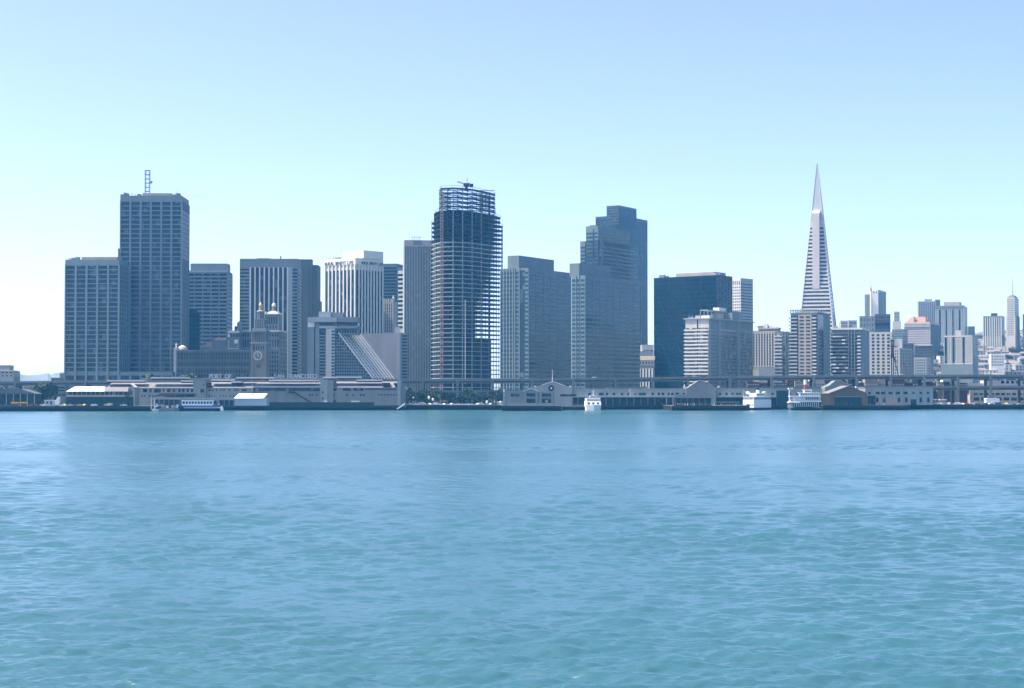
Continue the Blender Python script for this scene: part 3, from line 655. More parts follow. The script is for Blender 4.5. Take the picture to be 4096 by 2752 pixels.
MB().box(-12, -6, 30, 44, t.top + 1, t.top + 6).build('plant_room', CONB, t.root); MB().box(-8, -2, 52, 66, t.top + 1, t.top + 7).build('plant_room', CON, t.root)
MB().box(-13, -7.5, 38, 52, t.top + 8.4, t.top + 11).build('plant_room', WHITE, t.root); MB().box(-10, -5, 66, 80, t.top + 1, t.top + 9).build('glass_screen', GLM, t.root)
roof_clutter(t, 2745, 2770, 8)

t = Tower('office_block', 'beige office block with a grid of small dark windows between two apartment towers', 3006, 3112, 3150, 1322, 1600, 20)
t.body(CONB); t.wins(GLB, [('L', 1, t.wl - 1, 9, t.z(1462), t.z(1332), 12, .5, .55)], cap=100)
for k in range(10): a = 1 + (t.wl - 2) * k / 9; t.part('pier', OFFW, 'L', a - .45, a + .45, t.z(1468), t.top - 2, -.05, .5)
MB().box(-t.aL(3032), -t.aL(3111), 2, 12, t.top - .1, t.top + 1.2).build('roof_recess', DARKM, t.root); MB().box(-t.aL(3030), -t.aL(3113), 1, 13, t.top + 1.2, t.top + 2.8).build('roof_slab', PINK, t.root)
MB().box(-t.aL(3050), -t.aL(3066), 4, 9, t.top + 2.8, t.top + 6.5).build('roof_hut', WHITE, t.root)
t.part('base_screen', GREYM, 'L', t.aL(3100), t.aL(3035), 2.5, t.z(1474), -.05, .8)
roof_clutter(t, 3012, 3108, 11, z=t.top + 2.8)
t = Tower('apartment_tower', 'low bluish apartment block with white balcony ends, left of the crowned apartment tower', 3100, 3166, 3175, 1326, 1500, 12, cat='apartment building')
t.body(CON); zt, zb, n = t.z(1334), t.z(1600), 19
t.rings(GLA, zb, zt, n, .5, p=.08); fh_ = (zt - zb) / n
for k in range(n): z = zb + k * fh_; t.part('balcony', WHITE, 'L', t.aL(3128), t.wl + .6, z, z + 1.25, -.05, 1.5)
for px in (3130, 3143, 3152): t.part('pilaster', CON, 'L', t.aL(px + 2), t.aL(px - 1.5), 2.5, t.top, -.05, .9)
t = Tower('apartment_tower', 'apartment tower with an open crown and a beige front panel, below the white pyramid', 3163, 3270, 3320, 1253, 1440, 26, cat='apartment building')
t.body(CON); zt, zb, n = t.z(1260), t.z(1600), 24; fh_ = (zt - zb) / n
t.part('front_panel', CONB, 'L', t.aL(3247), t.aL(3194), 2.5, t.top - 1, -.05, .7)
t.wins(GLB, [('L', t.aL(3246), t.aL(3195), 2, zb, zt, n, .68, .42)], cap=48, p=.85)
for k in range(n):
    z = zb + k * fh_; t.part('window_band', GLB, 'L', t.aL(3193), t.wl - .2, z + 1.3, z + 2.7, -.05, .1); t.part('balcony', CONL, 'L', t.aL(3190), t.wl + 1.2, z, z + 1.1, -.05, 1.5)
    t.part('window_band', GLB, 'L', .4, t.aL(3249), z + 1.2, z + 2.7, -.05, .1); t.part('balcony', OFFW, 'L', .8, t.aL(3251), z, z + 1.1, -.05, 1.4)
t.part('dark_glass_field', GLB, 'R', .3, t.wr * .45, 2.5, t.top - 1, -.05, .15)
MB().box(-t.wl - .5, .5, -.5, t.wr + .5, t.top, t.top + .8).build('roof_slab', CON, t.root)
zc = zz(1241, 1440)
for k in range(12): a = t.wl * k / 11; MB().box(-a - .4, -a + .4, -.3, .5, t.top + .8, zc).build('crown_post', CONL, t.root)
MB().box(-t.wl - .4, .4, -.5, .6, zc, zc + .8).build('crown_beam', CON, t.root); MB().box(-t.wl * .9, -2, 4, t.wr - 3, t.top + .8, zc - .5).build('plant_room', CONB, t.root)
for k in range(6): a = t.wr * k / 5; MB().box(-.3, .4, a - .4, a + .4, t.top + .8, zc).build('crown_post', CONL, t.root)
t = Tower('apartment_tower', 'apartment block with rows of pale balcony panels right of the crowned apartment tower', 3322, 3445, 3476, 1318, 1490, 20, cat='apartment building')
t.body(CON); zt, zb, n = t.z(1334), t.z(1600), 19; fh_ = (zt - zb) / n
MB().box(-t.aL(3330) - 1, 1, -1, t.wr, t.top, t.top + 1.4).build('roof_slab', WHITE, t.root)
t.bands(GLB, 'L', .4, t.wl - .3, zb, zt, n, .6, p=.1)
PAN = glass('balcony_panels', (0.12, 0.13, 0.14), (0.8, 0.8, 0.77), (2.6, 2.6, 2.9), frac=.62, rough=.6)
for k in range(n):
    z = zb + k * fh_; t.part('balcony', PAN, 'L', t.aL(3392), t.wl - .5, z, z + 1.2, -.05, 1.3); t.part('balcony', WHITE, 'L', .4, t.aL(3430), z, z + 1.1, -.05, 1.5)
roof_clutter(t, 3335, 3440, 12, z=t.top + 1.4)
for px in (3394, 3406, 3418): t.part('pilaster', CON, 'L', t.aL(px + 2), t.aL(px - 1), 2.5, t.top, -.05, 1.0)

# --- the white pyramid tower
D = 1933; ax = at(3271, D, 1100)[0]; zt_ = zz(655, D); zb_ = 4.0; S = 25.5; th = R(16)
g = thing('pyramid_tower', 'very tall slender white pyramid tower tapering to a needle point', 'skyscraper', (ax, D, 0), -th)
def half(z): return .5 + (S - .5) * (zt_ - z) / (zt_ - zb_)
def sq(h_): return [(-h_, -h_), (h_, -h_), (h_, h_), (-h_, h_)]
ZS = zz(884, D)
QW = mat('white_quartz_panel', (0.56, 0.55, 0.53), var=.06); QS = mat('aluminium_spire_panel', (0.42, 0.44, 0.47), rough=.5, var=.06, scale=.8)
MB().prism(sq(half(zb_)), zb_, ZS, sq(half(ZS))).build('wall', QW, g)
MB().prism(sq(half(ZS) * .985), ZS, zt_, sq(.25)).build('spire', QS, g)
QP = mat('pale_pink_panel', (0.60, 0.54, 0.52), var=.05, streak=True)
PG = glass('pyramid_glass', (0.03, 0.03, 0.035), (0.12, 0.12, 0.12), (1.4, 1.4, 4), frac=.7)
n = 45; z0_ = zz(1580, D); fh_ = (zz(905, D) - z0_) / n
for k in range(n):
    a = z0_ + k * fh_; b = a + fh_ * .5; MB().prism(sq(half(a) + .08), a, b, sq(half(b) + .08)).build('window_band', PG, g)
for (i, j) in ((1, -1), (-1, -1), (1, 1), (-1, 1)):
    h0 = half(zb_); mb = MB(); mb.prism([(i*h0-.75, j*h0-.75), (i*h0+.75, j*h0-.75), (i*h0+.75, j*h0+.75), (i*h0-.75, j*h0+.75)], zb_, zt_, [(i*.5-.15, j*.5-.15), (i*.5+.15, j*.5-.15), (i*.5+.15, j*.5+.15), (i*.5-.15, j*.5+.15)]); mb.build('corner_edge', QW, g)
z1_, z2_ = zz(1158, D), zz(857, D)
ho = half(z1_)
for s_ in (-1, 1):
    mb = MB(); y0, y1 = (-ho - .3, 0) if s_ < 0 else (0, ho + .3); mb.box(-4.2, 3.4, y0, y1, z1_, z2_).build('lift_wing', QP, g)
    mb = MB(); yy = s_ * (ho + .3); mb.prism([(-4.2, yy), (3.4, yy), (3.4, 0), (-4.2, 0)] if s_ < 0 else [(-4.2, 0), (3.4, 0), (3.4, yy), (-4.2, yy)], z2_, z2_ + 3.5, [(-4.2, yy * .5), (3.4, yy * .5), (3.4, 0), (-4.2, 0)] if s_ < 0 else [(-4.2, 0), (3.4, 0), (3.4, yy * .5), (-4.2, yy * .5)]); mb.build('wing_cap', WHITE, g)
# ------------------------------------------------------------------ generic pixel-measured builder
class Bl:
    def __init__(s, name, label, cat, px, D, base=3.4, group=None, rz=0):
        s.D = D; s.base = base; s.X = at(px, D)[0]; s.o = thing(name, label, cat, (s.X, D, base), 0, group)
    def x(s, px, d=0): return at(px, s.D + d)[0] - s.X
    def z(s, py, d=0): return s.base - s.base + (zz(py, s.D + d) - s.base)
    def box(s, name, m, x0, x1, y0, y1, d0=0, d1=10, par=None):
        return MB().box(s.x(x0, d0), s.x(x1, d0), d0, d1, 0 if y1 is None else s.z(y1, d0), s.z(y0, d0)).build(name, m, par or s.o)
    def wins(s, m, xs, y0, y1, w_, d=-.12, name='window'):
        for x_ in xs: s.box(name, m, x_ - w_ / 2, x_ + w_ / 2, y0, y1, d, d + .25)
    def gable(s, name, m, pts, d0, d1):
        """extrude a pixel outline from depth d0 to d1"""
        p = [(s.x(a, d0), s.z(b, d0)) for a, b in pts]; n = len(p); mb = MB()
        mb.v = [(a, d0, b) for a, b in p] + [(a, d1, b) for a, b in p]
        mb.f = [tuple(range(n)), tuple(range(2*n-1, n-1, -1))] + [(k, n+k, n+(k+1) % n, (k+1) % n) for k in range(n)]
        return mb.build(name, m, s.o)

ROOFG = mat('grey_roofing', (0.20, 0.19, 0.19), var=.15); ROOFL = mat('pale_roofing', (0.60, 0.56, 0.52), var=.1)
SHED = mat('grey_green_shed_paint', (0.20, 0.225, 0.21), var=.14, streak=True); SHEDL = mat('cream_shed_paint', (0.27, 0.30, 0.28), var=.14, streak=True)
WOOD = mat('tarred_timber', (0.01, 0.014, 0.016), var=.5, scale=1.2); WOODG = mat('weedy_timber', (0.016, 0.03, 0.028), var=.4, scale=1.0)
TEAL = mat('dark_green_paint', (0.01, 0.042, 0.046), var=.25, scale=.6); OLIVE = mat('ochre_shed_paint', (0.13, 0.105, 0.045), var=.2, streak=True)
ROADM = mat('asphalt', (0.06, 0.06, 0.06), var=.2); CONF = mat('freeway_concrete', (0.15, 0.165, 0.16), var=.15, streak=True); COND = mat('girder_concrete', (0.06, 0.07, 0.07), var=.15)
BLUEC = mat('blue_canvas', (0.05, 0.10, 0.32), var=.1); BROWNR = mat('brown_canopy', (0.12, 0.07, 0.055))
REDP = mat('red_paint', (0.45, 0.06, 0.03)); YEL = mat('yellow_paint', (0.7, 0.45, 0.06)); SHIPW = mat('ship_white', (0.82, 0.82, 0.80), var=.05, scale=.8); SHIPG = mat('ship_shadow_grey', (0.42, 0.46, 0.50), var=.06)

# ------------------------------------------------------------------ ground and hills
def ter(x, y):
    r = x / y; a = min(1, max(0, (r - .13) / .11)); a = a * a * (3 - 2 * a); b = min(1, max(0, (y - 1900) / 1150)); b = b * (1.25 - .25 * b)
    c = 1 - .25 * min(1, max(0, (y - 3300) / 1500))
    return 3.0 + a * b * c * 107
mb = MB(); nx, ny = 120, 60
xs = [-.9 + 1.8 * i / nx for i in range(nx + 1)]; ys = [1345 * (9500 / 1345) ** (j / ny) for j in range(ny + 1)]
for y in ys:
    for r in xs: mb.v.append((r * y, y, ter(r * y, y)))
for j in range(ny):
    for i in range(nx): k = j * (nx + 1) + i; mb.f.append((k, k + 1, k + nx + 2, k + nx + 1))
k0 = len(mb.v); mb.v += [(xs[0] * 1345, 1345, -3), (xs[-1] * 1345, 1345, -3)]; mb.f.append((k0, k0 + 1, nx, 0))
tag(mb.build('ground', mat('dusty_ground', (0.10, 0.115, 0.085), var=.35, scale=.03)), kind='structure')
HB = mat('distant_hillside', (0.12, 0.12, 0.12), var=.1, scale=.004)
prof = [(-400, 1500), (-150, 1475), (0, 1478), (53, 1491), (75, 1494), (95, 1500), (115, 1501), (135, 1500), (155, 1499), (175, 1495), (190, 1492), (203, 1498), (215, 1493), (228, 1491), (245, 1489), (262, 1487), (330, 1478), (450, 1490), (700, 1510), (900, 1530), (1200, 1560)]
D = 7600; mb = MB(); n = len(prof)
mb.v = [at(px, D, py) for px, py in prof] + [(*at(px, D - 900)[:2], 2.0) for px, py in prof] + [(*at(px, D + 900)[:2], 2.0) for px, py in prof]
for k in range(n - 1): mb.f += [(k, n + k, n + k + 1, k + 1), (k + 1, 2*n + k + 1, 2*n + k, k)]
tag(mb.build('hills', HB), kind='structure')

# ------------------------------------------------------------------ towers on the right-hand hill
def hill_tower(label, x0, xc, x2, ytop, D, th, wm, nL, nf, ybot, fx=.5, fz=.5, cat='apartment building', name='hill_tower', gl=None, rside=True, sm=None):
    b = ter(at(xc, D)[0], D) - 12
    t = Tower(name, label, x0, xc, x2, ytop, D, th, cat=cat, base=b); t.body(wm)
    sp = [('L', .8, t.wl - .8, nL, t.z(ybot), t.top - 1.2, nf, fx, fz)]
    if rside and t.wr > 3: sp.append(('R', .8, t.wr - .8, max(2, int(nL * t.wr / t.wl * .6)), t.z(ybot), t.top - 1.2, nf, fx, fz))
    t.wins(gl or GLM, sp, cap=100); return t
t = hill_tower('bluish grey high-rise on the hill skyline right of the white pyramid, thin spire before it', 3459, 3481, 3482.6, 1177, 2500, 14, CONL, 3, 14, 1268, .5, .6)
t2 = t; MB().box(.05, 11, 3, 14, t.base, t.z(1173)).build('wall_rib', WHITE, t.root)
t = hill_tower('taller right half of the hill skyline high-rise, dark framed top, blank side', 3481, 3512, 3543, 1163, 2530, 22, CONL, 4, 16, 1268, .45, .6, rside=False)
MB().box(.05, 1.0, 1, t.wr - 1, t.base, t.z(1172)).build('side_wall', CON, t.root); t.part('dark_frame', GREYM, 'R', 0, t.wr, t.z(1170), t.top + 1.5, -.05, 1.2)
for k in range(4): a = t.wl * k / 3; t.part('pier', WHITE, 'L', a - .7, a + .7, t.base, t.top, -.05, .6)
g = thing('spire_mast', 'thin red and white mast rising between the two hill skyline high-rises', 'mast', (*at(3486, 2440)[:2], 8))
MB().cyl(0, 0, 0, zz(1163, 2440) - 8, 1.6, 1.2, n=6).build('shaft', WHITE, g); MB().cyl(0, 0, zz(1163, 2440) - 8, zz(1147, 2440) - 8, 1.5, .4, n=6).build('red_tip', REDP, g); MB().cyl(0, 0, zz(1147, 2440) - 8, zz(1110, 2440) - 8, .35, .15, n=5).build('needle', GREYM, g)
hill_tower('plain pale tower block of many small windows, left of the flat-topped hill block', 3673, 3745, 3747, 1205, 2650, 8, CONL, 8, 16, 1300, .5, .55).penthouse(CONL, 3700, 3730, 1196)
hill_tower('narrow darker wing at the right of the plain pale hill tower', 3742, 3762, 3766, 1198, 2680, 8, CON, 3, 16, 1300, .5, .55)
t = hill_tower('wide pale tower block with a dark roof line and beige penthouse on the hill', 3742, 3858, 3870, 1225, 2560, 15, CONL, 14, 17, 1370, .42, .6)
t.part('roof_band', GREYM, 'L', -.5, t.wl + .5, t.top - .6, t.top + 1.4, -.05, .8); t.penthouse(CONB, 3773, 3837, 1207)
for px in (3760, 3786, 3812, 3838): t.part('dark_slot', GLB, 'L', t.aL(px + 3), t.aL(px - 3), t.base + 4, t.z(1238), -.05, .3)
t = hill_tower('large brown masonry hotel with a long salmon tiled roof on the hill', 3617, 3720, 3760, 1290, 2350, 25, PINK, 12, 9, 1378, .45, .5, cat='hotel')
t.part('cornice', STONEG, 'L', -.4, t.wl + .5, t.z(1309), t.z(1306), -.05, .8)
mb = MB(); mb.prism([(-t.wl + 1, .5), (-1, .5), (-1, 14), (-t.wl + 1, 14)], t.top, t.z(1266), [(-t.wl + 8, 7), (-5, 7), (-5, 8), (-t.wl + 8, 8)]); mb.build('hip_roof', TERRA, t.root)
for px in (3655, 3702): MB().box(-t.aL(px), -t.aL(px + 5), 1, 3, t.top, t.z(1265)).build('dormer', STONEG, t.root)
t.part('side_wing_and_shade', GRAN, 'R', t.wr * .1, t.wr, t.base, t.z(1296), -.05, .6)  # dark facing paints the shade of the hotel's right face
t = hill_tower('dark flat block with a thin white roof edge before the brown hill hotel', 3657, 3733, 3742, 1381, 2100, 12, GRAN, 10, 6, 1450, .45, .5)
t.part('roof_edge', WHITE, 'L', 1, t.wl * .8, t.top - .3, t.top + .7, -.05, .5)
t = hill_tower('white twelve storey tower block with three dark vertical slots, standing on a grey base', 3776, 3889, 3912, 1341, 2000, 14, OFFW, 14, 11, 1452, .42, .5)
for px in (3782, 3813, 3853): t.part('dark_slot', GLB, 'L', t.aL(px + 4.5), t.aL(px - 4), t.z(1452), t.z(1348), -.05, .3)
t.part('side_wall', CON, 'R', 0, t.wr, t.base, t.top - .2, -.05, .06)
MB().box(-t.aL(3820), -t.aL(3842), 2, 10, t.top - .1, t.z(1321)).build('penthouse', OFFW, t.root); MB().box(-t.wl - 3, 1, -6, -.1, t.base, t.z(1457)).build('podium', CON, t.root)
hill_tower('small grey tower at the foot of the wide pale hill tower, right side', 3872, 3900, 3908, 1305, 2600, 12, CON, 4, 5, 1345)
t = hill_tower('grey slab with pale ribs and dark roof box, left of the slim antenna tower', 3933, 4005, 4019, 1263, 2500, 15, CON, 9, 9, 1345, .5, .6)
for k in range(9): a = t.wl * k / 8; t.part('rib', WHITE, 'L', a - .35, a + .35, t.base, t.top - 2, -.05, .5)
MB().box(-t.aL(3963), -t.aL(3987), 3, 10, t.top, t.z(1252)).build('roof_box', DARKM, t.root)
t = hill_tower('slim beige tower with stepped crown and long antenna near the right edge', 4028, 4059, 4076, 1190, 2450, 25, OFFW, 6, 17, 1343, .4, .5)
MB().box(-t.wl + 1.5, -1.5, 1.5, t.wr - 1.5, t.top - .1, t.z(1183)).build('crown', CONB, t.root); MB().box(-t.wl * .6, -3, 3, t.wr - 3, t.z(1183), t.z(1179)).build('crown', CONB, t.root)
MB().cyl(-t.wl * .45, t.wr * .4, t.z(1179), t.z(1107), .7, .15, n=6).build('antenna', GREYM, t.root)
MB().box(-t.wl - 1.2, .9, -.9, t.wr + 1, t.base, t.z(1262)).build('lower_wall', OFFW, t.root)
t.wc = 100
t.wins(GLM, [('L', .8, t.wl - .8, 6, t.z(1343), t.z(1264), 9, .4, .5)], p=1.05)
hill_tower('tower cut by the right edge of the photo, grey with window rows', 4091, 4150, 4170, 1256, 2450, 12, CON, 6, 10, 1345)
t = hill_tower('small square church-like tower on the skyline left of the brown hill hotel', 3577, 3599, 3602, 1246, 2450, 10, CONL, 3, 4, 1300, .4, .5, cat='tower'); MB().box(-t.wl - 2, 2, -1, 12, t.base, t.z(1285)).build('lower_wall', OFFW, t.root)
# blocks close behind the right apartment towers
t = hill_tower('pale stepped warehouse-like block with dark window pairs behind the right apartment blocks', 3478, 3567, 3572, 1328, 1620, 15, OFFW, 4, 13, 1510, .5, .55, cat='office building')
MB().box(.1, 9, 2, 20, 2.5, t.z(1355)).build('setback', OFFW, t.root)
t = hill_tower('grey lower wing with vertical ribs right of the pale stepped block', 3566, 3597, 3646, 1392, 1600, 30, CONL, 3, 9, 1510, .4, .6, cat='office building')
for k in range(7): a = t.wr * k / 6; t.part('rib', CONL, 'R', a - .4, a + .4, 2.5, t.top, -.05, .6)
t = hill_tower('grey block with tall dark slot windows directly below the hill skyline high-rise', 3438, 3500, 3506, 1264, 1900, 12, CON, 5, 3, 1330, .25, .5, cat='office building')
t = hill_tower('blue grey block with a dark horizontal band, right of the slot-windowed grey block', 3500, 3562, 3568, 1256, 1950, 12, GRAN, 9, 4, 1320, .5, .4, cat='office building')
t.part('dark_band', BLACKC, 'L', 1, t.wl, t.z(1300), t.z(1290), -.05, .4)
t = hill_tower('low white block with small windows peeping out right of the pyramid foot', 3362, 3392, 3394, 1282, 2050, 5, OFFW, 4, 2, 1310); t = hill_tower('low grey white block beside the peeping white block, below the hill skyline', 3394, 3428, 3436, 1281, 2080, 5, CONL, 5, 2, 1310)
t = hill_tower('stone block with window rows in the gap left of the brown hill hotel', 3568, 3612, 3630, 1316, 2150, 20, CON, 6, 8, 1400, cat='office building')
hill_tower('brownish brick block low on the slope below the brown hill hotel', 3610, 3655, 3660, 1372, 2000, 10, GRAN, 5, 8, 1460, cat='office building')
hill_tower('grey stepped block low behind the freeway, right of the ribbed wing', 3655, 3705, 3722, 1430, 1750, 20, CONL, 5, 6, 1500, cat='office building')
hill_tower('white boxy block with square windows on the slope at right', 3962, 4018, 4020, 1416, 2100, 8, WHITE, 5, 4, 1465)

# ------------------------------------------------------------------ small hillside houses and trees, every one its own object
WALLS = [('white', WHITE), ('cream', OFFW), ('grey', CON), ('pink', PINK), ('beige', CONB), ('brown', GRAN), ('pale grey', CONL)]
def house_proto(cname, wm, flat, w_, d_, h_):
    g = thing('hillside_house', 'x', 'house')
    MB().box(-w_/2, w_/2, -d_/2, d_/2, -12, h_).build('wall', wm, g)
    if flat: MB().box(-w_/2-.3, w_/2+.3, -d_/2-.3, d_/2+.3, h_, h_+.6).build('roof', ROOFL, g)
    else:
        mb = MB(); mb.prism([(-w_/2-.4, -d_/2-.4), (w_/2+.4, -d_/2-.4), (w_/2+.4, d_/2+.4), (-w_/2-.4, d_/2+.4)], h_, h_ + 2.6, [(-w_/2+1, -.2), (w_/2-1, -.2), (w_/2-1, .2), (-w_/2+1, .2)]); mb.build('roof', ROOFG if len(cname) > 4 else BROWNR, g)
    nf = int(h_ // 3.2); nc = max(2, int(w_ // 4)); base = None
    for j in range(nf):
        for i in range(nc):
            x_ = -w_/2 + w_ * (i + .5) / nc; z_ = h_ - 2.0 - j * 3.1
            if base is None: base = MB().box(-.75, .75, -.1, .1, -.85, .85).build('window', GLM, g); base.location = (x_, -d_/2, z_)
            else: inst(base.data, 'window', g, (x_, -d_/2, z_))
    remember(g); return g
rnd = random.Random(11); protos = []; used = set()
for cn, wm in WALLS:
    for flat in (True, False):
        for v in range(2): protos.append((cn, flat, v, house_proto(cn, wm, flat, 9 + 8 * v + rnd.random() * 3, 11, 8 + rnd.random() * 3 + (4 * v if flat else 0))))
cand = []
for row in range(17):
    Dr = 1960 + row * 66 + (8 if row > 12 else 0)
    px = 3530 + (row % 2) * 20 + (60 if row < 3 else 0)
    while px < 4180:
        px += rnd.uniform(27, 46) * 2300 / Dr; cand.append((px, Dr + rnd.uniform(-22, 22), row))
hrows = {}
for (px, Dr, row) in cand:
    if rnd.random() < .05 or sum(map(len, hrows.values())) > 288: continue
    cn, flat, v, pr = rnd.choice(protos + protos[:8] * 2); x_, y_ = at(px, Dr)[:2]
    o = pr if pr.name not in used else copy_tree(pr); used.add(pr.name)
    o.location = (x_, y_, ter(x_, y_)); o.rotation_euler.z = R(rnd.uniform(-28, 12))
    tag(o, 'x', 'house', 'houses covering the hillside at right'); hrows.setdefault(row, []).append((o, f"{'wide' if v else 'small'} {cn} {'flat roofed' if flat else 'pitched roof'} house"))
for row, hs in hrows.items(): rank_labels(hs, '{look}, {n} from left in the ' + ORD[row] + ' row up the slope')
for cn, flat, v, pr in protos:
    if pr.name not in used:
        for k in KIDS.get(pr.name, []): bpy.data.objects.remove(k)
        bpy.data.objects.remove(pr)

LEAF = mat('foliage', (0.04, 0.075, 0.028), var=.5, scale=.9); LEAFD = mat('dark_foliage', (0.025, 0.045, 0.02), var=.5, scale=.9); BARK = mat('bark', (0.06, 0.045, 0.035))
def tree_proto(seed, H, Wd, lm, nl=620):
    r = random.Random(seed); g = thing('tree', 'x', 'tree')
    mb = MB(); mb.cyl(0, 0, 0, H * .55, H * .035, H * .02, n=7)
    for k in range(5): a = r.uniform(0, 6.28); mb.bar((0, 0, H * r.uniform(.3, .5)), (math.cos(a) * Wd * .3, math.sin(a) * Wd * .3, H * r.uniform(.55, .8)), H * .012)
    mb.build('trunk', BARK, g); mb = MB()
    cl = [(r.uniform(-.33, .33) * Wd, r.uniform(-.33, .33) * Wd, H * r.uniform(.38, .86), Wd * r.uniform(.15, .28)) for _ in range(9)]
    for k in range(nl):
        c = r.choice(cl); d = Vector((r.gauss(0, 1), r.gauss(0, 1), r.gauss(0, .8))).normalized() * c[3] * r.uniform(.5, 1.1); p = Vector(c[:3]) + d
        u = Vector((r.gauss(0, 1), r.gauss(0, 1), r.gauss(0, 1))).normalized(); v = u.orthogonal().normalized(); q = H * .045 * r.uniform(.6, 1.3)
        mb.poly([p - u*q - v*q*.6, p + u*q - v*q*.6, p + u*q*.8 + v*q*.7, p - u*q + v*q*.6])
    mb.build('crown', lm, g); remember(g); return g
tp = [tree_proto(1, 9, 8, LEAF), tree_proto(2, 8, 7, LEAFD), tree_proto(3, 11, 7, LEAF), tree_proto(4, 10, 10, LEAFD)]
tuse = set()
def put_tree(k, px, D, sc_, label, group, z=None, py=None):
    pr = tp[k]; o = pr if k not in tuse else copy_tree(pr); tuse.add(k)
    x_, y_, _ = at(px, D); o.location = (x_, y_, ter(x_, y_) if z is None else z); o.scale = (sc_,) * 3; o.rotation_euler.z = rnd.uniform(0, 6)
    return tag(o, label, 'tree', group)
KN = ['mid green round', 'dark green compact', 'tall light green', 'broad dark green']
def tree_row(items, group, fmt):
    rank_labels([(put_tree(k, px, D, sc_, 'x', group, z), KN[k] + ' tree') for (k, px, D, sc_, z) in items], fmt)
tree_row([(i % 4, rnd.uniform(1606, 2008), 1374 + rnd.uniform(-8, 8), rnd.uniform(.75, 1.35), 3.2) for i in range(26)], 'trees under the elevated road', '{look}, {n} from left under the elevated road right of the terminal')
tree_row([((i * 3) % 4, px, 1374, rnd.uniform(1.1, 1.4), 3.2) for i, px in enumerate([2352, 2395, 2440, 2468, 2490, 2548, 2575, 2600])], 'trees behind the pier shed', '{look} top, {n} from left behind the long grey pier shed')
tree_row([((1, 3)[i % 2], px, 1425 + 6 * (i // 4), 1.5 if i < 4 else 2.0, 3.2) for i, px in enumerate([3742, 3760, 3778, 3796, 3745, 3775, 3660, 3640])], 'trees beneath the right-hand freeway', '{look}, {n} from left beneath the freeway by the pale pier building')
tree_row([(i % 4, px, 1428, 2.3, 3.2) for i, px in enumerate([560, 578, 596, 700, 716, 735, 760, 785, 812])], 'trees behind the terminal roof', '{look} top, {n} from left over the terminal roof left of the sign')
tree_row([(i % 4, px, 1330, 1.6, 3.2) for i, px in enumerate([140, 156, 172, 188, 20])], 'trees by the left pavilion', '{look}, {n} from left beside the hip roofed pavilion')
hill = [((1, 3)[i % 2], rnd.uniform(3650, 4250), rnd.uniform(2000, 2950), rnd.uniform(1.2, 2.0), None) for i in range(44)]
for nm, lo, hi in (('lower', 0, 2320), ('middle', 2320, 2640), ('upper', 2640, 9999)): tree_row([h for h in hill if lo <= h[2] < hi], 'trees between the hillside houses', '{look}, {n} from left among the trees of the ' + nm + ' slope')
# ------------------------------------------------------------------ elevated double-deck freeway
DF = 1395
knots = [(-700, 1533), (0, 1526), (700, 1521), (1600, 1518), (2050, 1516), (2400, 1512), (3000, 1505), (3400, 1501), (4096, 1499), (4800, 1497)]
def ky(px):
    for (a, ya), (b, yb) in zip(knots, knots[1:]):
        if px <= b: return ya + (yb - ya) * (px - a) / (b - a)
    return knots[-1][1]
fw = thing('elevated_freeway', 'long double-deck concrete freeway on columns running the whole width behind the piers', 'elevated road', (0, DF, 0))
def deckstrip(name, m, dz0, dz1, y0, y1, step=100):
    mb = MB(); pxs = list(range(-700, 4801, step)); n = len(pxs)
    for px in pxs:
        X = at(px, DF)[0]; Z = zz(ky(px), DF)
        mb.v += [(X, y0, Z + dz0), (X, y1, Z + dz0), (X, y1, Z + dz1), (X, y0, Z + dz1)]
    for k in range(n - 1):
        a = 4 * k; b = a + 4
        for q in range(4): mb.f.append((a + q, b + q, b + (q + 1) % 4, a + (q + 1) % 4))
    mb.f += [(0, 1, 2, 3), (4*n-1, 4*n-2, 4*n-3, 4*n-4)]
    return mb.build(name, m, fw)
for nm, off in (('upper', 0.0), ('lower', -8.8)):
    deckstrip(nm + '_deck', ROADM, off - 1.5, off - 1.1, -8, 8); deckstrip('parapet', CONF, off - 1.6, off, -8.35, -8.02); deckstrip('parapet', CONF, off - 1.6, off, 8.02, 8.35)
    deckstrip('rail', GREYM, off + .25, off + .4, -8.25, -8.1); deckstrip('girder', COND, off - 2.6, off - 1.62, -7.2, 7.2); deckstrip('fascia_beam', CONF, off - 3.3, off - 2.62, -7.6, 7.6)
cols = [-640 + 140 * k for k in range(16)] + [1690, 1830, 1970, 2128, 2292, 2462, 2610, 2752, 2920, 3087, 3257, 3428, 3564, 3697, 3832, 3964, 4100, 4240, 4380, 4520, 4660]
for i, px in enumerate(cols):
    if px == 1600 or (px < 1690 and px > 1560): continue
    X = at(px, DF - 8)[0]; Z = zz(ky(px), DF) - .9
    MB().box(X - .95, X + .95, -8.9, -7.3, 2.8, Z).build('column', CONF, fw); MB().box(X - .9, X + .9, 7.3, 8.9, 2.8, Z).build('column', COND, fw)
    MB().box(X - .8, X + .8, -8.3, 8.3, Z - 3.6, Z - 2.6).build('cross_beam', COND, fw)
for i, px in enumerate([267, 420, 615, 740, 770, 1003, 2560, 3100, 3450, 3800]):
    X, Y = at(px, DF - 6)[:2]; z = zz(ky(px), DF) - 1.1
    g = thing('street_lamp', f"thin freeway lamp post {['beside the left gridded tower', 'before the shorter gridded tower', 'before the tallest gridded tower', 'left end of the brown stone block', 'before the left windows of the brown stone block', 'close left of the clock tower', 'before the bank hall', 'before the beige office block', 'before the pale warehouse-like block', 'before the white slotted hill tower'][i]}", 'street lamp', (X, Y, z), 0, 'lamp posts along the freeway')
    MB().cyl(0, 0, 0, 9.5, .14, .09, n=6).build('post', GREYM, g); MB().bar((0, 0, 9.5), (1.6, 0, 9.9), .07).build('arm', GREYM, g); MB().box(1.3, 2.3, -.25, .25, 9.75, 10.05).build('lamp_head', CONL, g)

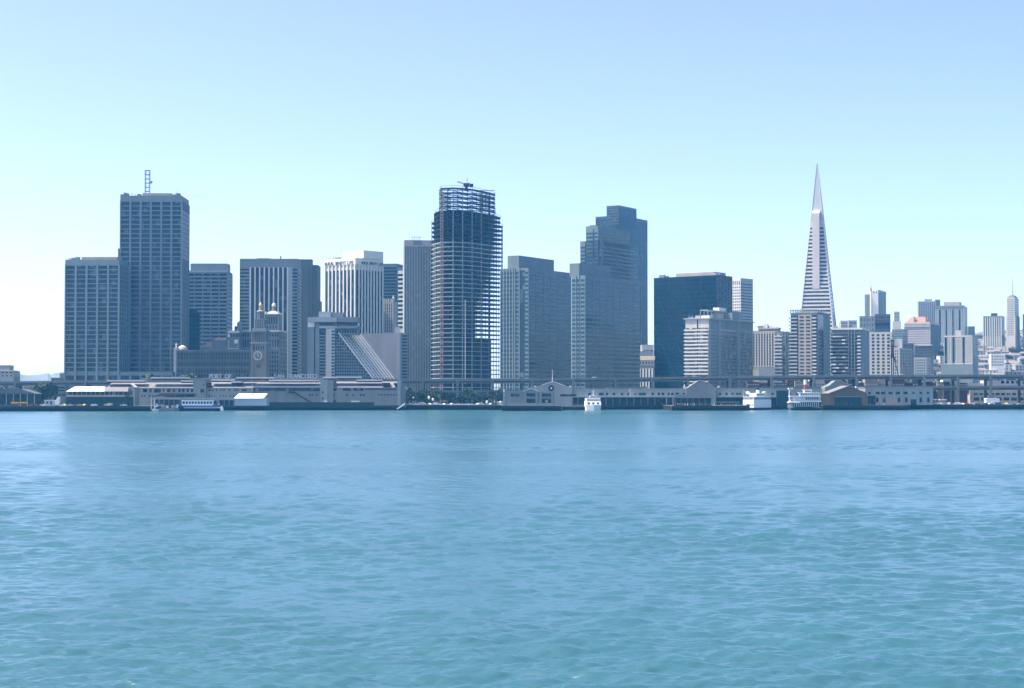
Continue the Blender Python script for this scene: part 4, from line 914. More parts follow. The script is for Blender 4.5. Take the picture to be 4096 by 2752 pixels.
# ------------------------------------------------------------------ piers
def pier(label, x0, x1, D0, D1=1344.9, zt=3.4, n=24, teal=False):
    xa, xb = at(x0, D0)[0], at(x1, D0)[0]; g = thing('pier', label, 'pier', ((xa + xb) / 2, D0, 0)); w2 = (xb - xa) / 2
    MB().box(-w2, w2, 0, D1 - D0, zt - .5, zt).build('deck', mat('deck_planks', (0.11, 0.10, 0.085), var=.3, scale=.5), g)
    MB().box(-w2, w2, -.35, -.02, zt - 1.5, zt + .1).build('edge_beam', TEAL if teal else WOODG, g)
    MB().box(-w2 + .3, w2 - .3, 3, D1 - D0 - .2, -2, zt - .52).build('underside_shade', WOOD, g)  # dark box stands for the shade below the deck
    p = None
    for k in range(n):
        x_ = -w2 + .5 + (2 * w2 - 1) * k / (n - 1)
        if p is None: p = MB().cyl(0, 0, -2, zt - .55, .24, .2, n=7).build('pile', WOODG, g); p.location = (x_, .5, 0)
        else: inst(p.data, 'pile', g, (x_, .5, 0))
    return g
pier('dark timber quay at far left below the restaurant', -420, 650, 1205, n=60)
pier('quay with a green edge below the two long terminal sheds', 650.5, 1610, 1272, n=60, teal=True)
pier('quay edge lined with parked cars in the gap right of the terminal sheds', 1612, 2004, 1302, n=34)
pier('projecting timber pier below the grey ferry house with big dark windows', 2005, 2246, 1228, n=22)
pier('low dark dock between the ferry house and the small front-facing ferry', 2247, 2344, 1282, n=10, zt=2.6)
pier('long quay below the grey pier shed between the small ferry and the fender pier', 2345, 2686, 1322, n=32)
pier('projecting timber fender pier crowded with people left of the white ferry', 2688, 2996, 1246, n=30)
pier('quay behind the white ferry and the paddle steamer', 2997, 3288, 1325, n=26)
pier('timber pier below the ochre gabled shed', 3290, 3640, 1284, n=36)
pier('right-hand quay with the crowded car park', 3641, 4700, 1328, n=80)

# ------------------------------------------------------------------ terminal and pier buildings, left half
b = Bl('terminal_hall', 'long low stone terminal hall under the clock tower carrying the roof sign', 'ferry terminal', 1000, 1353, 3)
b.box('wall', STONEG, 560, 1440, 1517, None, 0, 18); b.box('parapet', CONL, 558, 1442, 1514, 1517, -.4, 18.4)
b.wins(GLB, range(600, 1440, 22), 1530, 1548, 11)
def shed_roof(b, name, m, x0, x1, yt, yb, d0, d1): 
    mb = MB(); a = [(b.x(x0, d0), d0, b.z(yb, d0)), (b.x(x1, d0), d0, b.z(yb, d0)), (b.x(x1, d0), d1, b.z(yt, d1)), (b.x(x0, d0), d1, b.z(yt, d1))]
    mb.v = a + [(p[0], p[1], p[2] - .4) for p in a]; mb.f = [(0, 1, 2, 3), (7, 6, 5, 4)] + [(k, 4+k, 4+(k+1) % 4, (k+1) % 4) for k in range(4)]
    return mb.build(name, m, b.o)
def monitor(b, x0, x1, y, d=3, thick=6):
    b.box('roof_monitor', DARKM, x0 + 1, x1 - 1, y + thick, y + 11, d + .3, d + 7); b.box('monitor_roof', ROOFL, x0, x1, y, y + thick, d - .8, d + 8)
b = Bl('pier_shed', 'left terminal shed with cream walls, square windows and raised roof monitors', 'pier shed', 750, 1288)
b.box('wall', SHEDL, 517, 1012, 1551, None, 0, 40); shed_roof(b, 'roof', ROOFG, 427, 772, 1530, 1552, -.4, 16); shed_roof(b, 'roof', ROOFG, 825, 1012, 1528, 1552, -.4, 16)
b.box('wall', SHEDL, 430, 516.5, 1551, None, 1, 40); b.box('ridge_wall', ROOFG, 440, 1010, 1528, 1553, 16, 30)
b.box('tower_wall', SHED, 772.5, 824.5, 1521, None, -2, 20); b.box('door_recess', DARKM, 826, 840, 1530, 1545, -.9, 6)
for a in ((427, 578, 1520), (603, 750, 1508), (723, 771, 1521), (843, 932, 1517), (925, 968, 1525)): monitor(b, *a)
b.wins(GLB, [551], 1556, 1569, 14); b.wins(GLB, [580], 1556, 1569, 16); b.wins(GLB, [602], 1556, 1569, 9); b.wins(GLB, [630], 1556, 1570, 26); b.wins(GLB, [654], 1556, 1566, 5); b.wins(GLB, [675], 1556, 1568, 13)
b.wins(GLB, [696, 718, 733, 751, 768], 1556, 1568, 9); b.wins(GLB, [839, 850, 866, 884, 896, 918, 940, 950], 1557, 1564, 6); b.wins(GLB, [976], 1557, 1564, 20)
b.wins(GLB, [568, 578, 598, 612], 1580, 1587, 5); b.wins(GLB, [838, 848, 858, 882, 893, 904, 922, 934], 1580, 1587, 4)
b.wins(GLB, [805, 812], 1556, 1570, 6, d=-2.1); b.wins(GLB, [815], 1536, 1542, 5, d=-2.1)
o = Bl('entrance_pylon', 'tall plain grey pylon with a slanted white cap left of the cream shed windows', 'building', 528, 1262)
o.box('wall', SHEDL, 517, 541, 1549, None, 0, 14); o.gable('slanted_cap', WHITE, [(518, 1534), (522, 1533), (541, 1549), (536, 1550.5)], -.8, 8); o.box('low_block', SHEDL, 505, 516.7, 1610, None, 0, 8)
b = Bl('pier_shed', 'right terminal shed, grey with two long dark window strips and roof monitors', 'pier shed', 1300, 1290)
b.box('wall', SHED, 1013, 1610, 1549, None, 0, 40); shed_roof(b, 'roof', ROOFG, 1010, 1282, 1528, 1550, -.4, 16); shed_roof(b, 'roof', ROOFG, 1334, 1588, 1526, 1550, -.4, 16); b.box('ridge_wall', ROOFG, 1012, 1588, 1527, 1551, 16, 30)
b.box('tower_wall', SHEDL, 1281, 1310, 1518, None, -1.5, 20); b.box('end_wall', SHEDL, 1589, 1602, 1520, None, -1.4, 20); b.box('tower_wall', SHED, 1310.3, 1333, 1521, None, -1.3, 20); b.box('canopy', ROOFL, 1013, 1281, 1546, 1549, -1.6, 0)
for a in ((945, 1040, 1508), (1046, 1087, 1508), (1075, 1275, 1519), (1293, 1340, 1507), (1344, 1443, 1506), (1425, 1527, 1518)): monitor(b, *a)
b.box('monitor_recess', DARKM, 1528, 1558, 1531, 1541, -.9, 8); b.box('monitor_recess', DARKM, 1575, 1587, 1532, 1540, -.9, 8)
b.box('window_strip', GLB, 1033, 1143, 1553, 1564, -.15, .1); b.box('window_strip', GLB, 1154, 1278, 1553, 1564, -.15, .1)
b.wins(GLB, [1010 + 8], 1553, 1562, 8); b.wins(GLB, [1334], 1553, 1562, 24); b.wins(GLB, [1388], 1553, 1563, 34); b.wins(GLB, [1434], 1553, 1563, 42); b.wins(GLB, range(1464, 1510, 9), 1553, 1561, 6); b.wins(GLB, range(1518, 1585, 9), 1554, 1561, 6)
b.wins(GLB, [1240, 1250, 1266], 1577, 1583, 7); b.wins(GLB, [1318, 1326, 1334], 1577, 1584, 6); b.wins(GLB, [1388, 1413, 1443, 1456], 1577, 1583, 9); b.wins(GLB, [1291], 1566, 1572, 6, d=-1.6); b.wins(GLB, [1291], 1590, 1598, 6, d=-1.6); b.wins(GLB, range(1516, 1600, 12), 1577, 1582, 7)
mb = MB(); mb.bar((b.x(1172), -1.2, b.z(1568)), (b.x(1180), -1.2, b.z(1570)), .5).bar((b.x(1180), -1.2, b.z(1570)), (b.x(1246), -1.2, b.z(1611)), .5); mb.build('outside_stair', DARKM, b.o)
b.box('stair_landing', DARKM, 1154, 1176, 1566, 1572, -2, -.2)
b.box('white_panel', WHITE, 1296, 1309, 1602, 1609, -1.9, -1.6); b.box('loading_door', DARKM, 1317, 1343, 1600, 1609, -.3, .1); b.box('white_panel', WHITE, 1405, 1438, 1603, 1608, -.3, .1)
o = Bl('quay_fence', 'long dark green board fence along the quay before the right terminal shed', 'fence', 1280, 1275); o.box('board', TEAL, 1068, 1497, 1609, None, 0, .4)
# roof sign letters
def letter(ch, m, hgt, parent, loc, rot=(R(90), 0, 0), wide=1.0, name='letter', extr=.35, off=0.02):
    c = bpy.data.curves.new('t', 'FONT'); c.body = ch; c.size = hgt / .7; c.align_x = 'CENTER'; c.extrude = extr; c.offset = off
    o = bpy.data.objects.new('t', c); COL.objects.link(o); dg = bpy.context.evaluated_depsgraph_get()
    me = bpy.data.meshes.new_from_object(o.evaluated_get(dg)); bpy.data.objects.remove(o); me.name = name; me.materials.clear(); me.materials.append(m)
    q = bpy.data.objects.new(name, me); COL.objects.link(q); q.parent = parent; q.location = loc; q.rotation_euler = rot; q.scale = (wide, 1, 1); return q
LT = mat('sign_letter_paint', (0.5, 0.53, 0.56), var=.05)
for lab, chars in (('white roof sign letters reading PORT OF, left of the clock tower', (('P', 841), ('O', 854.5), ('R', 868), ('T', 881), ('O', 907), ('F', 920))), ('white roof sign letters reading SAN FRANCISCO, right of the clock tower', (('S', 1100), ('A', 1114.5), ('N', 1129), ('F', 1153), ('R', 1166), ('A', 1180.5), ('N', 1195.5), ('C', 1210), ('I', 1221), ('S', 1232), ('C', 1245), ('O', 1260)))):
    px0 = (chars[0][1] + chars[-1][1]) / 2; zb = zz(1512.5, 1353); X0 = at(px0, 1353)[0]
    g = thing('roof_sign', lab, 'sign', (X0, 1353, zz(1514, 1353)))
    for ch, px in chars: letter(ch, LT, 3.1, g, (at(px, 1353)[0] - X0, -.2, zb - zz(1514, 1353)), wide=.92, off=.09)
    xa, xb = at(chars[0][1] - 6, 1353)[0] - X0, at(chars[-1][1] + 6, 1353)[0] - X0
    mb = MB(); z0 = .2; mb.box(xa, xb, .35, .5, .25, .4).box(xa, xb, .35, .5, 2.6, 2.75)
    k = xa
    while k < xb: mb.bar((k, .45, 0), (k, .45, 3.2), .07).bar((k, .45, 2.6), (k, 3, 0), .07); k += 3
    mb.build('support_frame', GREYM, g)
# lettering on the white tower
t = LETTER_TOWER; zl = t.z(1055)
INK = mat('dark_sign_letters', (0.03, 0.035, 0.05))
def word_row(text, side, a_start, a_end, hz):
    n = len(text); step = (a_end - a_start) / (n - 1)
    for i, ch in enumerate(text):
        if ch == ' ': continue
        a = a_start + step * i
        if side == 'L': letter(ch, INK, hz, t.root, (-a, -1.0, zl), wide=.95, off=.05, extr=.15)
        else: letter(ch, INK, hz, t.root, (1.0, a, zl), rot=(R(90), 0, R(90)), wide=1.0, off=.05, extr=.15)
word_row('MUTUAL BENEFIT LIFE', 'L', t.aL(1306), t.aL(1412), 2.9)
word_row('MUTUAL BENEFIT LIFE', 'R', t.aR(1446), t.aR(1526), 2.6)

# restaurant, canopies and sheds on the left quay
b = Bl('quay_restaurant', 'dark waterfront restaurant with a sloping pale roof and a bright skylight, left quay', 'restaurant', 390, 1222)
b.box('base_wall', TEAL, 268, 514, 1587, None, 0, 16); b.box('beige_band', CONB, 264, 500, 1580, 1587, -.6, 16); b.box('window_band', GLB, 268, 510, 1566, 1580, 0, 16)
for k in range(13): b.box('mullion', CONB, 270 + k*18.5, 271.5 + k*18.5, 1566, 1580, -.3, .1)
def hip(name, m, x0, x1, X0, X1, y0, y1, d0, d1):
    mb = MB(); mb.v = [(b.x(x0), d0, b.z(y1)), (b.x(x1), d0, b.z(y1)), (b.x(X1), d1, b.z(y0, d1)), (b.x(X0), d1, b.z(y0, d1)), (b.x(x0), 16, b.z(y1)), (b.x(x1), 16, b.z(y1))]
    mb.f = [(0, 1, 2, 3), (0, 3, 4), (1, 5, 2), (3, 2, 5, 4)]; return mb.build(name, m, b.o)
hip('roof', ROOFL, 264, 418, 288, 411, 1546, 1566, -1, 8); hip('roof', ROOFG, 418.5, 512, 412, 505, 1548, 1566, -1, 8)
mb = MB(); mb.v = [(b.x(308), -1.2, b.z(1565)), (b.x(374), -1.2, b.z(1565)), (b.x(380), 7.4, b.z(1546, 7.4)), (b.x(316), 7.4, b.z(1546, 7.4))]; mb.v += [(x_, y_, z_ - .3) for x_, y_, z_ in mb.v]; mb.f = [(0, 1, 2, 3), (7, 6, 5, 4), (0, 4, 5, 1), (1, 5, 6, 2), (2, 6, 7, 3), (3, 7, 4, 0)]; mb.build('skylight', WHITE, b.o)
b = Bl('hip_roofed_pavilion', 'low pavilion with a wide brown hipped roof at the far left edge', 'pavilion', 40, 1235)
b.box('wall', TEAL, -60, 138, 1575, None, 0, 18)
b.gable('roof', GRAN, [(-90, 1575), (144, 1575), (84, 1556), (-40, 1556)], -1, 17); b.wins(GLB, range(-50, 130, 20), 1580, 1590, 12)
for k in range(8): b.box('post', CONB, -60 + k * 28, -57 + k * 28, 1576, None, -.8, -.4)
for i, (x0, x1) in enumerate(((43, 73), (78, 108))):
    o = Bl('awning', f"orange and yellow striped awning, {'left' if i == 0 else 'right'} one of two before the hip roofed pavilion", 'awning', x0 + 15, 1222, group='striped awnings'); o.gable('canvas', YEL, [(x0, 1613), (x1, 1613), (x1 - 1, 1608), (x0 + 1, 1608)], -2, 0); o.box('valance', REDP, x0, x1, 1612.8, 1614.5, -2.1, -1.8)
    for xp in (x0 + 1, x1 - 1): o.box('post', GREYM, xp - .3, xp + .3, 1613, None, -1.9, -1.7)
b = Bl('concrete_block', 'grey block with a set-back top storey at the left edge behind the freeway', 'building', 20, 1480, 2.5)
b.box('wall', CONL, -80, 53, 1484, None, 0, 20); b.box('roof_slab', WHITE, -80, 46, 1481, 1484, -.6, 20); b.box('top_storey', GREYM, -40, 38, 1461, 1481, 2, 14); b.wins(GLB, range(-75, 50, 17), 1488, 1492, 9); b.wins(GLB, range(-75, 50, 17), 1500, 1506, 5); b.box('side_fin', CON, 53.2, 56, 1507, None, 1, 19)
b = Bl('low_block', 'small dark low block just left of the shorter gridded tower above the freeway', 'building', 230, 1600, 2.5)
b.box('wall', GRAN, 204, 262, 1511, None, 0, 12); b.box('upper_wall', CON, 238, 262, 1493, 1511, 1, 10)
b = Bl('low_block', 'low pale ribbed warehouse glimpsed beneath the freeway at far left', 'building', 90, 1420, 3)
b.box('wall', CONL, -40, 52, 1536, None, 0, 12); b.box('wall', CON, 58, 84, 1543, None, 2, 12); b.box('wall', CONB, 92, 142, 1537, None, 0, 12); b.box('door', DARKM, 22, 30, 1543, 1556, -.2, .1)
for k in range(9): b.box('rib', OFFW, 93 + k*5.6, 95 + k*5.6, 1538, None, -.4, 0)
b = Bl('low_block', 'grey block with horizontal bands under the freeway beside the restaurant', 'building', 240, 1425, 3); b.box('wall', CON, 160, 262, 1538, None, 0, 12)
for y in (1548, 1560, 1572): b.box('window_band', GLB, 215, 258, y, y + 5, -.2, .1)
# glazed gangway canopies
def canopy(label, x0, x1, y0, y1, D, m=CONL):
    b = Bl('gangway_canopy', label, 'canopy', (x0 + x1) / 2, D, group='curved gangway canopies'); xa, xb = b.x(x0), b.x(x1); zt = b.z(y0); r = 2.6
    mb = MB(); n = 6; prof = [(xa, 0), (xa + .15 * r, zt * .55), (xa + .6 * r, zt * .88), (xa + 1.5 * r, zt), (xb, zt)]
    for (p, q) in zip(prof, prof[1:]):
        mb.v += [(p[0], 0, p[1]), (q[0], 0, q[1]), (q[0], 5, q[1]), (p[0], 5, p[1])]; k = len(mb.v); mb.f.append((k-4, k-3, k-2, k-1))
        mb.v += [(p[0], 0, p[1] - .5), (q[0], 0, q[1] - .5), (q[0], 0, q[1]), (p[0], 0, p[1])]; k = len(mb.v); mb.f.append((k-4, k-3, k-2, k-1))
    mb.build('curved_roof', m, b.o); MB().box(xa + 2.2, xb - .3, .6, 4.6, zt * .1, zt * .8).build('glazing', GLB, b.o)
    MB().box(xa + 1, xb, .1, .5, zt * .78, zt * .92).build('fascia', SHEDL, b.o)
    k = xa + 2.4
    while k < xb: MB().box(k - .12, k + .12, .2, .5, 0, zt * .8).build('post', CONL, b.o); k += 3.4
canopy('left curved white gangway canopy above the moored blue and white boat', 603, 722, 1591, 0, 1228); canopy('middle curved gangway canopy above the moored blue and white boat', 719, 862, 1592, 0, 1226)
canopy('right curved gangway canopy ending at the bright roofed shed', 863, 937, 1594, 0, 1232)
b = Bl('brown_canopy', 'long brown flat canopy with a pointed left end before the cream shed', 'canopy', 700, 1262)
b.gable('roof', BROWNR, [(608, 1587), (790, 1576), (785, 1574), (645, 1573)], -4, 5); b.box('underside_shade', TEAL, 655, 778, 1577, 1588, 0, 4)  # box coloured dark for the shade beneath the canopy
for px in (660, 700, 740, 776): b.box('post', CONL, px, px + 1.5, 1576, None, -1, -.5)
b = Bl('bright_roofed_shed', 'blue grey shed with a brilliant white sloping roof between the two terminal sheds', 'shed', 1000, 1250)
b.box('wall', SHIPG, 935, 1066, 1592, None, 0, 14); mb = MB(); mb.v = [(b.x(936), -.6, b.z(1593)), (b.x(1054), -.6, b.z(1593)), (b.x(1062), 11, b.z(1574, 11)), (b.x(946), 11, b.z(1574, 11)), (b.x(936), -.6, b.z(1595)), (b.x(1054), -.6, b.z(1595)), (b.x(1062), 11, b.z(1577, 11)), (b.x(946), 11, b.z(1577, 11))]
mb.f = [(0, 1, 2, 3), (7, 6, 5, 4), (0, 4, 5, 1), (1, 5, 6, 2), (2, 6, 7, 3), (3, 7, 4, 0)]; mb.build('roof', WHITE, b.o)
MB().bar((b.x(1007), 3, b.z(1590)), (b.x(1005), 3, b.z(1518)), .25).build('mast', GREYM, b.o); b.box('doorway', TEAL, 902, 934.5, 1597, None, 1, 8)
# gangway at the sheds' right end
b = Bl('boarding_ramp', 'white boarding ramp sloping down to the water at the right end of the terminal', 'ramp', 1600, 1270, 0)
b.gable('ramp', SHIPW, [(1584, 1636), (1592, 1636), (1622, 1618), (1618, 1611)], -3, 1); b.box('side_rail', GREYM, 1620, 1622, 1612, 1632, -3, -2.5)

# ------------------------------------------------------------------ ferry house, gabled pier fronts, long shed
b = Bl('ferry_house', 'grey ferry house with a small gable and paired big dark windows on the projecting pier', 'ferry house', 2130, 1234)
b.box('wall', SHED, 2012, 2096, 1568, None, 0, 26); b.gable('gable_wall', SHED, [(2096.3, 1625), (2096.3, 1564), (2125, 1553), (2152, 1565), (2152, 1625)], -.5, 26); b.box('wall', SHED, 2152.3, 2221, 1566, None, 0, 26)
b.gable('eave_trim', WHITE, [(2093, 1566), (2125, 1554), (2155, 1567), (2155, 1564.5), (2125, 1551), (2093, 1563.5)], -1, -.55); b.box('corner_trim', WHITE, 2012, 2019, 1557, 1568, -.4, 2); b.box('left_pier', SHEDL, 2012, 2020, 1568.3, None, -.5, .2); b.box('roof_edge', SHEDL, 2019, 2096, 1565.5, 1568, -.4, 26)
b.box('window_group', GLB, 2042, 2077, 1576, 1586, -.15, .1)
for (x0, x1, y0, y1) in ((2106, 2142, 1573, 1585), (2106, 2142, 1595, 1611), (2168, 2205, 1574, 1585), (2168, 2205, 1596, 1611)): b.box('big_window', GLB, x0, x1, y0, y1, -.75, -.45)
for x in (2101, 2145, 2163, 2208, 2219): b.box('pilaster', SHEDL, x - 2.5, x + 2.5, 1570, None, -.8, -.5)
b.box('plinth', SHEDL, 2030, 2222, 1613, None, -.7, -.5); b.box('door', DARKM, 2181, 2190, 1600, 1612, -.9, -.7); b.box('door_panel', SHEDL, 2181, 2191, 1600.5, 1611, -1, -.9)
b = Bl('headhouse', 'pedimented grey pier front with a round window and tall flagpole', 'pier building', 2212, 1332)
b.gable('pediment_wall', SHEDL, [(2140, 1625), (2140, 1545), (2168, 1540), (2205, 1528), (2219, 1528), (2262, 1545), (2290, 1548), (2290, 1625)], 0, 18)
b.gable('pediment_trim', WHITE, [(2166, 1542), (2205, 1529), (2219, 1529), (2262, 1546), (2262, 1543), (2219, 1526), (2205, 1526), (2166, 1539)], -.6, 0)
MB().cyl(b.x(2205), b.z(1553), -.5, .1, 2.2, n=20, axis='y').build('round_window', GLB, b.o); MB().cyl(b.x(2205), b.z(1553), -.7, -.4, .7, n=12, axis='y').build('window_boss', WHITE, b.o)
for px in (2140, 2282): b.box('corner_finial', WHITE, px - 4, px + 4, 1543, 1549, -.4, 2)
b.box('frieze_window', GLB, 2240, 2305, 1577, 1585, -.2, .1)
MB().cyl(b.x(2210), 2, b.z(1528), b.z(1478), .28, .12, n=8).build('flagpole', WHITE, b.o)
def long_shed(label, x0, x1, px, yt=1556, D=1334):
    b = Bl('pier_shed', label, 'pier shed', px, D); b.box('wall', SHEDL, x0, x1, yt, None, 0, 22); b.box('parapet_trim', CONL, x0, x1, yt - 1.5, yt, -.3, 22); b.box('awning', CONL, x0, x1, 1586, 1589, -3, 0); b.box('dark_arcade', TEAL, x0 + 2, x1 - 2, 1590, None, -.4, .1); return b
b = long_shed('long grey pier shed with square windows above a dark arcade, right of the pediment front', 2291, 2694, 2480)
b.wins(GLB, [2358, 2400, 2410, 2428, 2456, 2488, 2514, 2541], 1571, 1581, 10); b.wins(GLB, [2560, 2611, 2635, 2652, 2675, 2689], 1571, 1581, 10); b.wins(GLB, [2575], 1571, 1581, 18)
for k in range(13): b.box('arcade_post', SHED, 2310 + k * 28, 2313 + k * 28, 1590, None, -.8, -.4)
b.box('open_gate', BLACKC, 2622, 2662, 1600, 1612, -.8, -.4); b.box('gate_post', CONB, 2664, 2668, 1586, None, -3.4, -3); b.box('gate_post', CONB, 2690, 2693, 1586, None, -3.4, -3)
MB().bar((b.x(2519), -3, b.z(1588)), (b.x(2519), -3, b.z(1552)), .15).build('flagpole', WHITE, b.o)
b = Bl('headhouse', 'plain arched grey pier gable above the crowded fender pier', 'pier building', 2803, 1330)
b.gable('gable_wall', SHED, [(2745, 1625), (2745, 1553), (2757, 1549), (2785, 1531), (2797, 1523), (2811, 1523), (2823, 1531), (2853, 1545), (2864, 1551), (2864, 1625)], 0, 18)
b.gable('gable_trim', CONL, [(2755, 1551), (2785, 1531), (2797, 1523), (2811, 1523), (2853, 1545), (2853, 1543), (2811, 1520.5), (2797, 1520.5), (2783, 1529), (2755, 1548)], -.5, 0)
b.box('corner_finial', WHITE, 2736, 2742, 1543, 1555, -.4, 2); b.box('corner_finial', WHITE, 2872, 2879, 1543, 1550, -.4, 2); b.box('slot', GREYM, 2802, 2806, 1532, 1548, -.2, .1)
b = long_shed('grey shed stretch behind the fender pier and white ferry', 2865, 3288, 3000); b.wins(GLB, [2880, 2906, 2930, 2949, 2960, 3090, 3120, 3160, 3190, 3215], 1571, 1580, 9)
b.box('green_stair', TEAL, 3106, 3152, 1562, None, -5, -3.1)
b = long_shed('short grey shed stretch with windows left of the arched gable', 2695, 2744, 2720); b.wins(GLB, [2705, 2712, 2735], 1571, 1580, 8)
b = Bl('blue_hoarding', 'blue grey screen wall behind the people on the fender pier', 'screen wall', 2770, 1262); b.box('screen', GREYM, 2698, 2846, 1577, 1592, 0, .4); b.box('screen', TEAL, 2698, 2846, 1592.2, None, 2, 2.3)
for px in range(2700, 2846, 24): b.box('post', GREYM, px, px + 1.2, 1578, None, -.3, 0)
b = Bl('ochre_gabled_shed', 'ochre timber shed with a big grey door and low gable at the right', 'warehouse', 3395, 1294)
b.gable('gable_wall', OLIVE, [(3318, 1625), (3318, 1575), (3395, 1546), (3468, 1575), (3468, 1625)], 0, 30); b.box('side_wall', OLIVE, 3283, 3317.7, 1577, None, 1, 24)
b.gable('roof', ROOFG, [(3316, 1574.5), (3395, 1545), (3470, 1575), (3470, 1572.8), (3395, 1542.5), (3316, 1572)], -.6, 31)
b.box('sliding_door', TEAL, 3338, 3446, 1588, None, -.3, .1); b.box('door_lintel', GREYM, 3336, 3448, 1585, 1588, -.6, .1)
b = Bl('headhouse', 'low arched grey gable rising behind the ochre shed', 'pier building', 3352, 1330); b.gable('gable_wall', SHED, [(3300, 1625), (3300, 1549), (3322, 1540), (3345, 1522), (3362, 1522), (3395, 1541), (3418, 1551), (3418, 1625)], 0, 18)
b.gable('gable_trim', CONL, [(3320, 1541), (3345, 1522), (3362, 1522), (3395, 1541), (3395, 1538.5), (3362, 1519.5), (3345, 1519.5), (3320, 1538.5)], -.5, 0); b.box('corner_finial', WHITE, 3423, 3428, 1545, 1552, -.4, 2)
b = Bl('pier_building', 'pale two storey pier building with square upper windows and tall lower ones, right', 'pier building', 3600, 1322)
b.box('wall', SHEDL, 3457, 3733, 1552, None, 0, 24); b.box('parapet', CONL, 3456, 3734, 1550, 1552, -.4, 24); b.box('white_pipe', WHITE, 3458.5, 3462, 1553, 1572, -.7, -.1)
b.wins(GLB, [3478], 1568, 1577, 9); b.wins(GLB, [3511, 3533, 3562, 3592, 3622], 1567, 1577, 16); b.wins(GLB, [3655, 3683, 3712], 1567, 1576, 10)
b.wins(GLB, [3509, 3537, 3596, 3625, 3683, 3713], 1590, 1609, 9, name='tall_window'); b.box('garage_door', TEAL, 3643, 3665, 1597, None, -.3, .1); b.box('blue_door', TEAL, 3470, 3502, 1583, None, -.3, .1); b.box('beige_panel', CONB, 3555, 3585, 1593, None, -.2, .1)
for px in (3494, 3522, 3548, 3578, 3608, 3638, 3669, 3698, 3728): b.box('pilaster', CONL, px - 1.5, px + 1.5, 1553, None, -.3, 0)
# buildings seen between and under the freeway decks at right
b = Bl('white_factory', 'long white factory with window rows seen beneath the right freeway decks', 'factory', 3980, 1425, 3)
b.box('wall', OFFW, 3880, 4400, 1562, None, 0, 12); b.box('upper_storey', OFFW, 3935, 4075, 1522, 1561.5, 1, 12); b.box('upper_storey', OFFW, 4082, 4400, 1524, 1561.5, 1, 12); b.box('upper_block', OFFW, 3868, 3934.5, 1533, 1561.5, 1.5, 12)
for px in range(3895, 4400, 22): b.box('window', GLB, px, px + 15, 1572, 1580, -.2, .1)
for px in range(3895, 4400, 30): b.box('lower_window', GLB, px, px + 22, 1590, 1602, -.2, .1)
for px in range(4005, 4075, 20): b.box('window', GLB, px, px + 12, 1524, 1534, .8, 1.2)
for px in range(4090, 4400, 20): b.box('window', GLB, px, px + 12, 1526, 1535, .8, 1.2)
rb = random.Random(5)
px = 2990; i = 0
while px < 3860:
    w_ = rb.uniform(28, 60); m_ = [BRICK, BRICK, GRAN, BRICK, CONB, OFFW][i % 6]; nm = {'dark_brick': 'dark brick', 'granite_brownish': 'brownish', 'precast_beige': 'beige', 'off_white_stone': 'off white'}[m_.name]
    where = ['behind the white ferry', 'behind the paddle steamer', 'behind the ochre shed', 'behind the pale pier building'][min(3, int((px - 2990) / 217))]
    b = Bl('low_block', f'{nm} block, {ORD[i]} from left in the low row {where}', 'building', px, 1412 + (i % 2) * 3, 3); yt = rb.uniform(1512, 1532)
    b.box('wall', m_, px, px + w_, max(yt, 1510), None, 0, 10); n_ = int(w_ // 9); b.wins(GLM if i % 2 else WHITE, [px + w_ * (k + .5) / n_ for k in range(n_)], 1536, 1541, 4)
    px += w_ + 2; i += 1
for i, (x0, x1) in enumerate(((3703, 3729), (3773, 3801))):
    b = Bl('loading_bay', f"brightly sunlit cream loading bay roof under the freeway, {'left' if i == 0 else 'right'} of the pair", 'shed', x0, 1408, 3, group='cream loading bays'); b.box('roof', WHITE, x0, x1, 1520, 1528, -2, 8); b.box('wall', BRICK, x0 + 2, x1 - 2, 1528.3, None, 0, 7)
# construction crane / pile driver before the pale block
b = Bl('pile_driver', 'dark vertical pile driver rig with red ladder standing before the pale stepped block', 'crane', 3571, 1412, 3)
b.box('lead_mast', DARKM, 3566, 3569.5, 1360, None, 0, 1); b.box('lead_mast', DARKM, 3574, 3577, 1362, None, 0, 1); b.box('red_ladder', REDP, 3570, 3573.5, 1375, 1425, .2, .8); b.box('hammer', DARKM, 3565, 3578, 1417, 1432, -.6, 1.4); b.box('head_block', DARKM, 3564, 3577, 1359, 1365, -.4, 1.2); b.box('cross_head', DARKM, 3551, 3590, 1384.5, 1387, 0, .8)
MB().bar((b.x(3578), 1, b.z(1430)), (b.x(3597), 3, b.z(1500)), .35).build('boom', DARKM, b.o); MB().bar((b.x(3578), 1, b.z(1428)), (b.x(3590), 2, b.z(1450)), .4).build('boom_tip', REDP, b.o)
b = Bl('crane_boom', 'thin reddish crane boom leaning left of the grey ribbed wing', 'crane', 3625, 1412, 3); MB().bar((b.x(3630), 1, b.z(1505)), (b.x(3617), 1, b.z(1450)), .4).build('boom', REDP, b.o); b.box('cab', DARKM, 3624, 3638, 1500, 1512, 0, 3)

